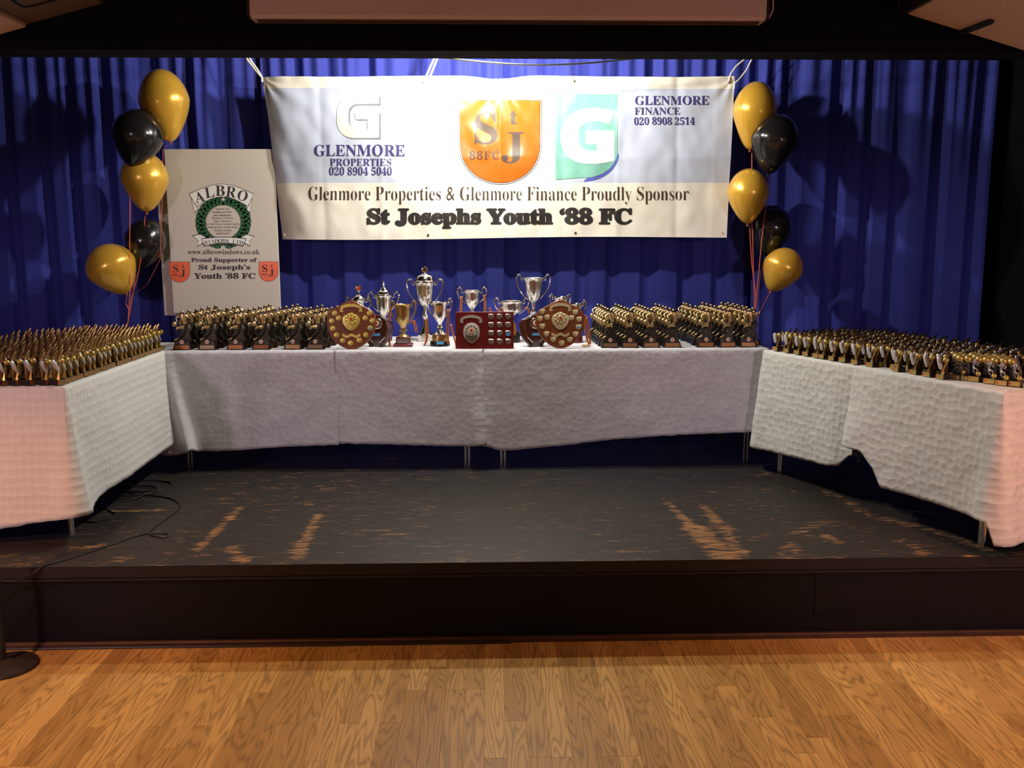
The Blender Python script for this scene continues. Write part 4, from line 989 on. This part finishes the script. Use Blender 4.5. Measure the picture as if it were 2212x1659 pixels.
cup(776, 6.2, 'silver lidded cup mostly hidden behind the round gold-disc shield, red badge finial', .35, .045, .235, bowl_prof(.04, .11, .045, .235, .008), silver, .055, [('rd', .09, .03, wood_dark)], .14,
    [(.048, 0), (.046, .010), (.034, .022), (.014, .036), (.010, .05), (.005, .06)], 'badge')
g = cup(871, 5.80, 'gold cup on a square red wooden plinth with orange and black ribbons', .27, .049, .205, bowl_prof(.036, .065, .049, .205, .013, 1.08), gold_cup, .05, [('sq', .118, .018, wood_red2), ('sq', .09, .04, wood_red2)], .085)
b = MB(); b.box((0, -.0372, .038), (.074, .002, .028)); b.build('plaque', mat('pewter_plaque', (.4, .38, .36), .3, 1), g, smooth=0)
g = cup(950, 5.82, 'small silver cup on round black base with blue sticker and ribbons', .26, .050, .205, bowl_prof(.046, .075, .050, .205, .010, .98), silver, .045, [('rd', .125, .03, resin_blk), ('rd', .10, .04, gold_cup)], .11)
b = MB(); b.box((.004, -.0632, .024), (.045, .002, .018)); b.build('sticker', blue_tape, g, smooth=0)
cup(1020, 6.12, 'silver two-handled cup with ribbons behind the red rectangular plaque', .34, .056, .28, bowl_prof(.045, .16, .056, .28, .010, 1.05), silver_rel, .062, [('rd', .11, .05, resin_blk)], .19)
cup(1105, 6.02, 'wide shallow silver bowl trophy with ribbons between plaque and tall cup', .28, .075, .20, bowl_prof(.045, .105, .075, .20, .010, 1.12), silver_rel, .066, [('rd', .11, .065, resin_blk)], .115)
cup(1152, 6.15, 'tall open silver cup with high scrolled handles behind the dark badge shield', .46, .072, .36, bowl_prof(.05, .20, .072, .36, .011, .95), silver_rel, .068, [('rd', .12, .05, resin_blk)], .22)
cup(1210, 6.12, 'silver cup hidden behind the round wooden shield, only its handles showing', .30, .045, .245, bowl_prof(.04, .13, .045, .245, .009), silver, .04, [('rd', .10, .04, resin_blk)], .15)
cup(1242, 5.98, 'silver cup with trailing ribbons at the side of the wooden shield', .28, .042, .20, bowl_prof(.038, .10, .042, .20, .009), silver, .046, [('rd', .10, .05, wood_red2)], .12)

# ribbons draped on the cups (orange and black halves)
def ribbon(lb, pts, Y, w_=.014, dy=None):
    P = []
    for i, (x, y) in enumerate(pts): P.append(at(x, y, Y=Y-(dy[i] if dy else 0)))
    P2 = []
    for i in range(len(P)-1):
        for k in range(4): P2.append(P[i].lerp(P[i+1], k/4))
    P2.append(P[-1]); P2 = [P2[0]]+[(P2[i-1]+P2[i]+P2[i+1])/3 for i in range(1, len(P2)-1)]+[P2[-1]]
    b = MB(); b.strip(P2, (w_, .003, 0), mis=[0, 1, 0]); o = b.build('ribbon', [orange_rb, black_rb], smooth=180)
    s_ = o.modifiers.new('thickness', 'SOLIDIFY'); s_.thickness = .0008
    tag(o, lb, 'ribbon', 'orange and black cup ribbons')
ribbon('orange and black ribbon hanging from the left handle of the gold cup', [(850, 662), (843, 668), (841, 690), (842, 720), (841, 745), (845, 754)], 5.775)
ribbon('orange ribbon looping off the right handle of the gold cup', [(889, 700), (893, 690), (897, 702), (900, 718)], 5.79)
ribbon('orange and black ribbon curling on the cloth between gold and silver cups', [(922, 688), (923, 710), (922, 735), (915, 749), (903, 751), (893, 750)], 5.85, dy=[0, 0, 0, .03, .04, .04])
ribbon('orange and black ribbon over the front of the small silver cup', [(968, 668), (968, 690), (967, 715), (968, 742)], 5.75)
ribbon('orange ribbon trailing from the small silver cup toward the red plaque', [(974, 700), (978, 720), (984, 740), (985, 750)], 5.78, .01)
ribbon('orange ribbon over the right handle of the cup behind the red plaque', [(1045, 637), (1047, 645), (1048, 660), (1047, 680)], 6.06)
ribbon('dark orange ribbon over the left side of the cup behind the red plaque', [(997, 640), (996, 655), (995, 680)], 6.06)
ribbon('orange ribbon looped through the left handle of the wide silver bowl', [(1058, 665), (1059, 672), (1066, 680), (1074, 683), (1076, 670), (1084, 662), (1087, 680)], 5.95, .012)
ribbon('orange ribbon on the right handle of the wide silver bowl', [(1132, 665), (1137, 663), (1142, 668), (1143, 678)], 5.93, .012)
ribbon('orange ribbon hanging below the wide silver bowl', [(1111, 698), (1113, 712), (1111, 728)], 5.97)
ribbon('orange and black ribbon beside the wooden shield, falling to the cloth', [(1262, 680), (1266, 690), (1265, 712), (1268, 735), (1274, 746)], 5.86)
ribbon('second orange ribbon beside the wooden shield, outer of the two', [(1266, 684), (1272, 706), (1274, 728), (1275, 745)], 5.87, .012)
b = MB(); q = at(1266, 748, z=ZF); b.lathe([(.028, 0), (.028, .006), (.022, .009), (.0001, .009)], 20, c=(q.x, q.y, ZF)); b.lathe([(.014, .009), (.014, .0105), (.0001, .0105)], 16, c=(q.x, q.y, ZF), mi=1)
tag(b.build('medal', [bronze_gold, white_enamel]), 'round medal lying on the cloth at the end of the ribbons', 'medal')

# ------------------------------------------------------------------ shields
def sh_out(pts, n=None): return pts
def mirror(h): return h+[(-x, z) for x, z in reversed(h) if abs(x) > 1e-6]
def smooth_closed(p, it=2):
    for _ in range(it):
        q = []
        for i in range(len(p)): a, b_ = p[i], p[(i+1) % len(p)]; q += [(a[0]*.75+b_[0]*.25, a[1]*.75+b_[1]*.25), (a[0]*.25+b_[0]*.75, a[1]*.25+b_[1]*.75)]
        p = q
    return p
def scroll(b, cx, cz, w_, h_, bend, y0, mi=0):
    """ribbon scroll: arched strip with swallow tails"""
    n = 12; top_ = []; bot_ = []
    for i in range(n+1):
        u = i/n*2-1; zz = cz+bend*(1-u*u); top_.append((cx+u*w_/2, zz+h_/2)); bot_.append((cx+u*w_/2, zz-h_/2))
    b.prism(top_+bot_[::-1], y0-.003, y0, mi=mi)
    for s_ in (-1, 1):
        x = cx+s_*w_/2; b.prism([(x-s_*.012, cz-h_*.2), (x+s_*.008, cz-h_*.1), (x+s_*.003, cz-h_*.7), (x+s_*.008, cz-h_*1.2), (x-s_*.016, cz-h_*1.3)][::s_], y0-.002, y0, mi=mi)
def stand(e, y=.05):
    b = MB(); b.tube([(0, .02, .14), (0, y+.03, .002)], .004, 6); b.build('strut', black_paint, e)
def big_shield(px, py, Hpx, lb, discs, mini, m_disc, sw, loc_Y=None):
    p = at(px, py, z=ZF); p.y = max(p.y+.015, yF+.035)
    e = empty('shield_trophy', (p.x, p.y, ZF), 0, lb, 'trophy', 'wooden shield trophies')
    h = [(0, .30), (.045, .283), (.075, .263), (.115, .245), (.146, .215), (.152, .17), (.148, .12), (.125, .075), (.09, .035), (.045, .006), (0, -.004)]
    o_ = smooth_closed(mirror(h), 2); T = Matrix.Rotation(R(-6), 4, 'X')
    b = MB(); b.prism(o_[::-1], -.012, .006, M=T, inset=.03); b.build('board', wood_red, e)
    b = MB(); scroll(b, 0, .252, .125, .020, .016, 0, 0); b.v = [tuple(T @ (Vector(v)+Vector((0, -.0122, 0)))) for v in b.v]; b.build('name_scroll', m_disc, e, smooth=0)
    b = MB(); n0 = 12; tp = [(-.055+.11*i/n0, .090+.006*math.cos(i/n0*4*math.pi)) for i in range(n0+1)]; bt = [(x, z-.017) for x, z in tp]
    b.prism(tp+bt[::-1], -.0155, -.012, M=T); b.build('name_scroll', m_disc, e, smooth=0)
    # centre relief
    b = MB(); cen = smooth_closed(mirror([(0, .225), (.02, .215), (.045, .205), (.055, .18), (.048, .15), (.025, .122), (0, .11)]), 1)
    b.prism(cen[::-1], -.019, -.012, M=T, inset=.15)
    for k in range(9): a = k*2*math.pi/9; b.ball((.030*math.cos(a), -.019, .185+.027*math.sin(a)), .0075, 8, 5, M=T)
    b.lathe([(.018, 0), (.018, .004), (.014, .006), (.0001, .006)], 16, M=T @ Matrix.Translation((0, -.019, .186)) @ Matrix.Rotation(R(90), 4, 'X'))
    b.build('centre_crest', m_disc if mini == 'disc' else gold_pale, e)
    b = MB(); b.lathe([(.0085, 0), (.0085, .0015), (.0001, .0015)], 12, M=T @ Matrix.Translation((0, -.0252, .186)) @ Matrix.Rotation(R(90), 4, 'X')); b.build('badge', red_enamel, e)
    for i, (x, z) in enumerate(discs):
        b = MB()
        if mini == 'disc': b.lathe([(.0165, 0), (.0165, .0015), (.013, .003), (.0001, .003)], 18, M=T @ Matrix.Translation((x, -.0125, z)) @ Matrix.Rotation(R(90), 4, 'X'))
        else: b.prism([(x+q*.0165, z+w_*.0185) for q, w_ in ((-1, .9), (-.5, .75), (0, 1), (.5, .75), (1, .9), (1, .1), (.75, -.45), (0, -1), (-.75, -.45), (-1, .1))][::-1], -.0155, -.012, M=T, inset=.12)
        o = b.build('year_disc' if mini == 'disc' else 'year_shield', m_disc, e)
        if i == sw: b = MB(); b.box((x, -.017, z), (.018, .001, .012), T); b.build('sticker', blue_tape, o, smooth=0)
    stand(e)
px2 = lambda L_, cx, cy, s_: [((x-cx)/s_*.00291, (cy-y)/s_*.00291) for x, y in L_]
D1 = px2([(215, 735), (273, 808), (170, 850), (183, 960), (240, 1060), (332, 1140), (447, 1180), (577, 1138), (677, 1060), (745, 958), (775, 850), (670, 808), (735, 735)], 462, 1272, 7.13)
big_shield(757.5, 756.5, 100, 'heart-shaped wooden shield covered in round gold year discs', D1, 'disc', gold, 9)
D2 = px2([(1427, 693), (1393, 797), (1498, 778), (1425, 908), (1487, 1020), (1587, 1100), (1708, 1152), (1828, 1103), (1912, 1025), (1955, 922), (1962, 808), (1852, 788), (1908, 705)], 1690, 1225, 6.9125)
big_shield(1212.5, 755.5, 100, 'light wooden shield with small pale gold year shields beside right footballers', D2, 'shield', gold_pale, 9)
def small_shield(px, py, lb, sx):
    p = at(px, py, z=ZF)
    e = empty('small_shield_trophy', (p.x, p.y+.05, ZF), R(-8*sx), lb, 'trophy', 'wooden shield trophies'); T = Matrix.Rotation(R(-8), 4, 'X')
    h = [(0, .205), (.03, .20), (.06, .178), (.098, .165), (.104, .12), (.09, .06), (.06, .02), (.02, -.002), (0, -.004)]
    b = MB(); b.prism(smooth_closed(mirror(h), 1)[::-1], -.012, .006, M=T, inset=.06); b.build('board', wood_dark, e)
    b = MB(); pth = [(-.03, .185), (-.062, .165), (-.07, .12), (-.055, .06), (-.02, .025)]; b.tube([(x, -.014, z) for x, z in pth], .003, 6, M=T); b.tube([(-x, -.014, z) for x, z in pth], .003, 6, M=T)
    b.tube([(-.03, -.014, .188), (0, -.014, .195), (.03, -.014, .188)], .004, 6, M=T); b.build('silver_border', silver, e)
    b = MB(); Mb = T @ Matrix.Translation((0, -.012, .145)) @ Matrix.Rotation(R(90), 4, 'X'); b.lathe([(.036, 0), (.036, .003), (.030, .007), (.027, .005), (.0001, .005)], 24, M=Mb)
    for k in range(14): a = k*2*math.pi/14; b.ball((.031*math.cos(a), -.018, .145+.031*math.sin(a)), .005, 6, 4, M=T)
    b.build('rosette', silver_rel, e)
    b = MB(); b.lathe([(.016, .005), (.016, .0075), (.0001, .0075)], 16, M=Mb); b.lathe([(.009, .0075), (.009, .009), (.0001, .009)], 12, M=Mb, mi=1); b.build('badge', [white_enamel, red_enamel], e)
    b = MB(); b.box((0, -.0135, .075), (.046, .002, .016), T); b.build('sticker', blue_tape, e, smooth=0)
    b = MB(); b.box((-.035, .01, .008), (.02, .06, .018)); b.box((.035, .01, .008), (.02, .06, .018)); b.build('stand', resin_blk, e, smooth=0)
small_shield(812, 751, 'dark wooden shield with silver border, half behind the gold-disc shield', 1)
small_shield(1158, 750, 'dark wooden shield with red centred rosette beside the red plaque', -1)
# rectangular plaque
p = at(1047, 756.5, z=ZF); e = empty('rectangular_plaque_trophy', (p.x, max(p.y+.03, yF+.03), ZF), 0, 'red rectangular wooden plaque with silver shields and scroll, front centre', 'trophy'); T = Matrix.Rotation(R(-5), 4, 'X')
pw, ph = .356, .226
b = MB(); b.bbox((0, 0, ph/2), (pw, .016, ph), .003, M=T); b.build('board', wood_red2, e)
b = MB(); scroll(b, -.082, .180, .125, .017, .018, -.008); b.v = [tuple(T @ Vector(v)) for v in b.v]; b.build('name_scroll', mat('satin_silver', (.62, .60, .56), .4, .5), e, smooth=0)
b = MB(); cen = smooth_closed([(x-.080, z) for x, z in mirror([(0, .160), (.025, .155), (.046, .135), (.051, .10), (.046, .07), (.025, .045), (0, .030)])], 1); b.prism(cen[::-1], -.016, -.008, M=T, inset=.12)
for k in range(12): a = k*2*math.pi/12; b.ball((-.08+.034*math.cos(a), -.016, .113+.032*math.sin(a)), .0065, 8, 5, M=T)
b.build('centre_crest', mat('satin_silver', (.62, .60, .56), .4, .5), e)
b = MB(); b.prism([(-.08+x, z) for x, z in ((-.038, .082), (-.018, .086), (0, .082), (.018, .086), (.038, .082), (.028, .058), (0, .040), (-.028, .058))][::-1], -.0185, -.016, M=T); b.build('name_plate', mat('blank_pewter', (.25, .22, .17), .4, .8), e)
b = MB(); Mb = T @ Matrix.Translation((-.08, -.018, .113)) @ Matrix.Rotation(R(90), 4, 'X'); b.lathe([(.018, 0), (.018, .003), (.0001, .003)], 16, M=Mb); b.lathe([(.009, .003), (.009, .0045), (.0001, .0045)], 12, M=Mb, mi=1); b.build('badge', [white_enamel, red_enamel], e)
for i in range(3):
    for j in range(4):
        x = .040+i*.0525; z = .193-j*.051; b = MB()
        b.prism([(x+q*.0165, z+w_*.0185) for q, w_ in ((-1, .9), (-.5, .75), (0, 1), (.5, .75), (1, .9), (1, .1), (.75, -.45), (0, -1), (-.75, -.45), (-1, .1))][::-1], -.0118, -.008, M=T, inset=.12)
        o = b.build('year_shield', mat('dull_silver_shield', (.5, .47, .44), .35, .9), e)
        b = MB(); b.tube([(x-.015, -.0118, z+.0155), (x, -.0118, z+.0175), (x+.015, -.0118, z+.0155)], .0022, 5, M=T); b.build('crown', silver, o)
        if i == 2 and j == 2: b = MB(); b.box((x, -.0128, z-.002), (.026, .0012, .022), T); b.build('sticker', blue_tape, o, smooth=0)
stand(e)

# ------------------------------------------------------------------ balloons
gold_bal = mat('pearl_gold_latex', (.72, .40, .045), .28, .35, coat=.5); black_bal = mat('pearl_black_latex', (.012, .011, .011), .2, .1, coat=.6)
knot_m = mat('balloon_knot', (.4, .1, .03), .5)
def balloon(x, y, wpx, hpx, tilt, col, lb, ties, Y=5.92, pear=1.0):
    """x, y = photo px of the body's centre; tilt in degrees; ties = px points of the ribbon below the knot"""
    Y += .38; w_ = wpx/F_PX*Y*1.0; h_ = hpx/F_PX*Y; c = at(x, y, Y=Y); r_ = w_/2; prof = []
    for i in range(25):
        t = i/24; a = math.pi*t; z = -h_/2+h_*(1-math.cos(a))/2
        q = math.sin(a)**1.0; u = (z+h_/2)/h_
        q *= (.62+.38*min(1, u/.55)**(1.1*pear)) if u < .55 else 1
        prof.append((max(r_*q*1.06, .006 if i < 1 else .0005), z))
    e = empty('balloon', c, 0, lb, 'balloon', 'gold and black balloons'); e.rotation_euler.y = R(tilt)
    b = MB(); b.lathe(prof, 32); b.build('envelope', gold_bal if col == 'g' else black_bal, e)
    b = MB(); b.lathe([(.004, -h_/2+.002), (.005, -h_/2-.006), (.011, -h_/2-.014), (.009, -h_/2-.015)], 10); b.build('knot', knot_m if col == 'g' else black_rub, e)
    Mi = (Matrix.Translation(c) @ Matrix.Rotation(R(tilt), 4, 'Y')).inverted()
    P = [Vector((0, 0, -h_/2-.008))]+[Mi @ at(px_, py_, Y=Y+.01) for px_, py_ in ties]
    Q = []
    for i in range(len(P)-1):
        for k in range(5): Q.append(P[i].lerp(P[i+1], k/5))
    Q.append(P[-1]); b = MB(); b.tube(Q, .0032, 4, flat=.35); b.build('string', string_r, e)
KL = (285, 640); EL = (276, 700)
balloon(356, 228, 97, 146, -6, 'g', 'gold balloon at the top of the left bunch', [(352, 322), (350, 450), (346, 560), (318, 615), KL, EL])
balloon(296, 300, 100, 122, 12, 'k', 'black balloon between the two upper gold balloons of the left bunch', [(282, 370), (281, 450), (280, 560), (282, 620), EL], Y=5.80)
balloon(313, 393, 92, 124, 0, 'g', 'gold balloon in the middle of the left bunch against the board', [(313, 470), (308, 540), (297, 600), KL, EL], Y=5.9)
balloon(312, 528, 80, 112, 16, 'k', 'black balloon low in the left bunch beside the board', [(292, 600), (288, 630), EL], Y=6.0)
balloon(244, 583, 100, 112, -26, 'g', 'gold balloon at the bottom of the left bunch', [(272, 655), (278, 668), EL], Y=5.86)
KR = (1633, 640); ER = (1630, 675)
balloon(1629, 250, 88, 140, 5, 'g', 'gold balloon at the top of the right bunch', [(1624, 330), (1624, 460), (1628, 600), ER], Y=5.95, pear=1.4)
balloon(1672, 311, 98, 126, 10, 'k', 'large black balloon under the top gold balloon of the right bunch', [(1660, 390), (1655, 440), (1645, 520), (1638, 600), ER], Y=5.88)
balloon(1616, 424, 84, 116, -1, 'g', 'gold balloon in the middle of the right bunch beside the banner', [(1619, 490), (1624, 570), KR, ER], Y=5.9)
balloon(1664, 500, 86, 112, 8, 'k', 'black balloon low in the right bunch behind the gold ones', [(1650, 565), (1642, 600), (1636, 650), ER], Y=6.02)
balloon(1688, 584, 82, 100, 26, 'g', 'gold balloon at the bottom of the right bunch', [(1656, 645), (1648, 660), (1634, 690)], Y=5.86)
for (x, y, lb) in ((274, 704, 'foil weight holding the left balloon bunch among the boot trophies'), (1630, 690, 'foil weight holding the right balloon bunch among the footballer trophies')):
    YW = 6.06 if x < 900 else 6.3
    p = at(x, y, Y=YW); b = MB(); b.tube([(p.x, YW, ZF+.03), (p.x, YW, p.z+.02)], .0025, 5)
    b.lathe([(.018, 0), (.022, .02), (.012, .04), (.016, .05), (.001, .052)], 10, c=(p.x, YW, ZF)); tag(b.build('balloon_weight', string_r), lb, 'balloon weight', 'balloon weights')

# ------------------------------------------------------------------ stage cables, microphone stand, wall box
b = MB(); P = [at(x, y, z=ZS+.004) for x, y in ((240, 1040), (262, 1052), (290, 1068), (335, 1071), (372, 1078), (388, 1090), (380, 1105), (345, 1130), (322, 1150), (335, 1158), (358, 1160), (364, 1155), (350, 1151), (315, 1153), (280, 1162), (235, 1178), (180, 1196), (130, 1212), (86, 1224))]
P += [at(86, 1228, Y=YS-.02), at(50, 1250, Y=YS-.06), at(15, 1256, Y=YS-.10), at(-20, 1250, Y=YS-.14), at(-60, 1275, Y=YS-.16)]
Q = []
for i in range(len(P)-1):
    p0, p1, p2, p3 = P[max(i-1, 0)], P[i], P[i+1], P[min(i+2, len(P)-1)]
    for k in range(4): t = k/4; Q.append(.5*((2*p1)+(p2-p0)*t+(2*p0-5*p1+4*p2-p3)*t*t+(3*p1-p0-3*p2+p3)*t**3))
b.tube(Q+[P[-1]], .0045, 6); tag(b.build('microphone_cable', black_rub), 'black cable snaking over the stage boards to the microphone stand', 'cable')
b = MB()
for k in range(3):
    c0 = at(300-k*22, 1050+k*10, z=ZS+.004+k*.006); r_ = .14-.02*k
    b.tube([c0+Vector((r_*1.3*math.cos(a), r_*.9*math.sin(a), .002*math.sin(3*a))) for a in [i*2*math.pi/28 for i in range(29)]], .0045, 6)
b.tube([at(x, y, z=ZS+.004) for x, y in ((160, 1075), (190, 1085), (225, 1098), (250, 1110), (240, 1122), (205, 1128), (175, 1126))], .0045, 6)
tag(b.build('coiled_cable', black_rub), 'coil of black cable on the stage under the left wing table', 'cable')
p = at(22, 1441, z=0); e = empty('microphone_stand', (p.x-.02, p.y, 0), 0, 'black microphone stand with round weighted base on the wooden floor', 'microphone stand')
b = MB(); b.lathe([(.128, 0), (.130, .006), (.126, .014), (.10, .021), (.035, .028), (.022, .036), (.0001, .036)], 40); b.build('base', mat('cast_black_base', (.035, .022, .018), .45, .3, bump=.3, bscale=90), e)
b = MB(); b.tube([(-.005, 0, .03), (-.01, 0, .95)], .0125, 10); b.tube([(-.01, 0, .93), (-.015, 0, 1.48)], .008, 10); b.build('pole', black_paint, e)
b = MB(); b.lathe([(.016, 0), (.017, .05), (.012, .06)], 12, c=(-.01, 0, .92)); b.build('clutch', black_rub, e)
b = MB(); b.tube([(-.015, .02, 1.47), (-.01, -.05, 1.50)], .011, 8); b.build('clip', black_rub, e)
b = MB(); b.tube([(-.015, .10, 1.45), (-.01, -.05, 1.51)], [.010, .013], 10); b.ball((-.008, -.08, 1.522), .026, 14, 9); tag(b.build('microphone', black_rub), 'black microphone held in the clip of the stand', 'microphone')
bpy.context.view_layer.update(); mo = C.objects[-1]; mo.location = e.location
b = MB(); b.tube([(p.x-.04, p.y-.02, .006), (p.x-.12, p.y+.12, .006), (p.x-.2, p.y+.2, .006), (p.x-.35, YS-.06, .006)], .0045, 6); tag(b.build('trailing_cable', black_rub), 'black cable end trailing on the floor behind the microphone stand base', 'cable')
q = at(2211, 518, Y=6.3); e = tag(MB().build('x', white_pl) if False else empty('wall_socket', (3.73, q.y, q.z), 0), 'small white socket box on the dark side wall', 'socket')
b = MB(); b.bbox((-.012, 0, 0), (.024, .08, .05), .003); b.build('box', white_pl, e)
b = MB(); b.box((-.0255, 0, 0), (.003, .02, .012)); b.build('switch', black_rub, e, smooth=0)
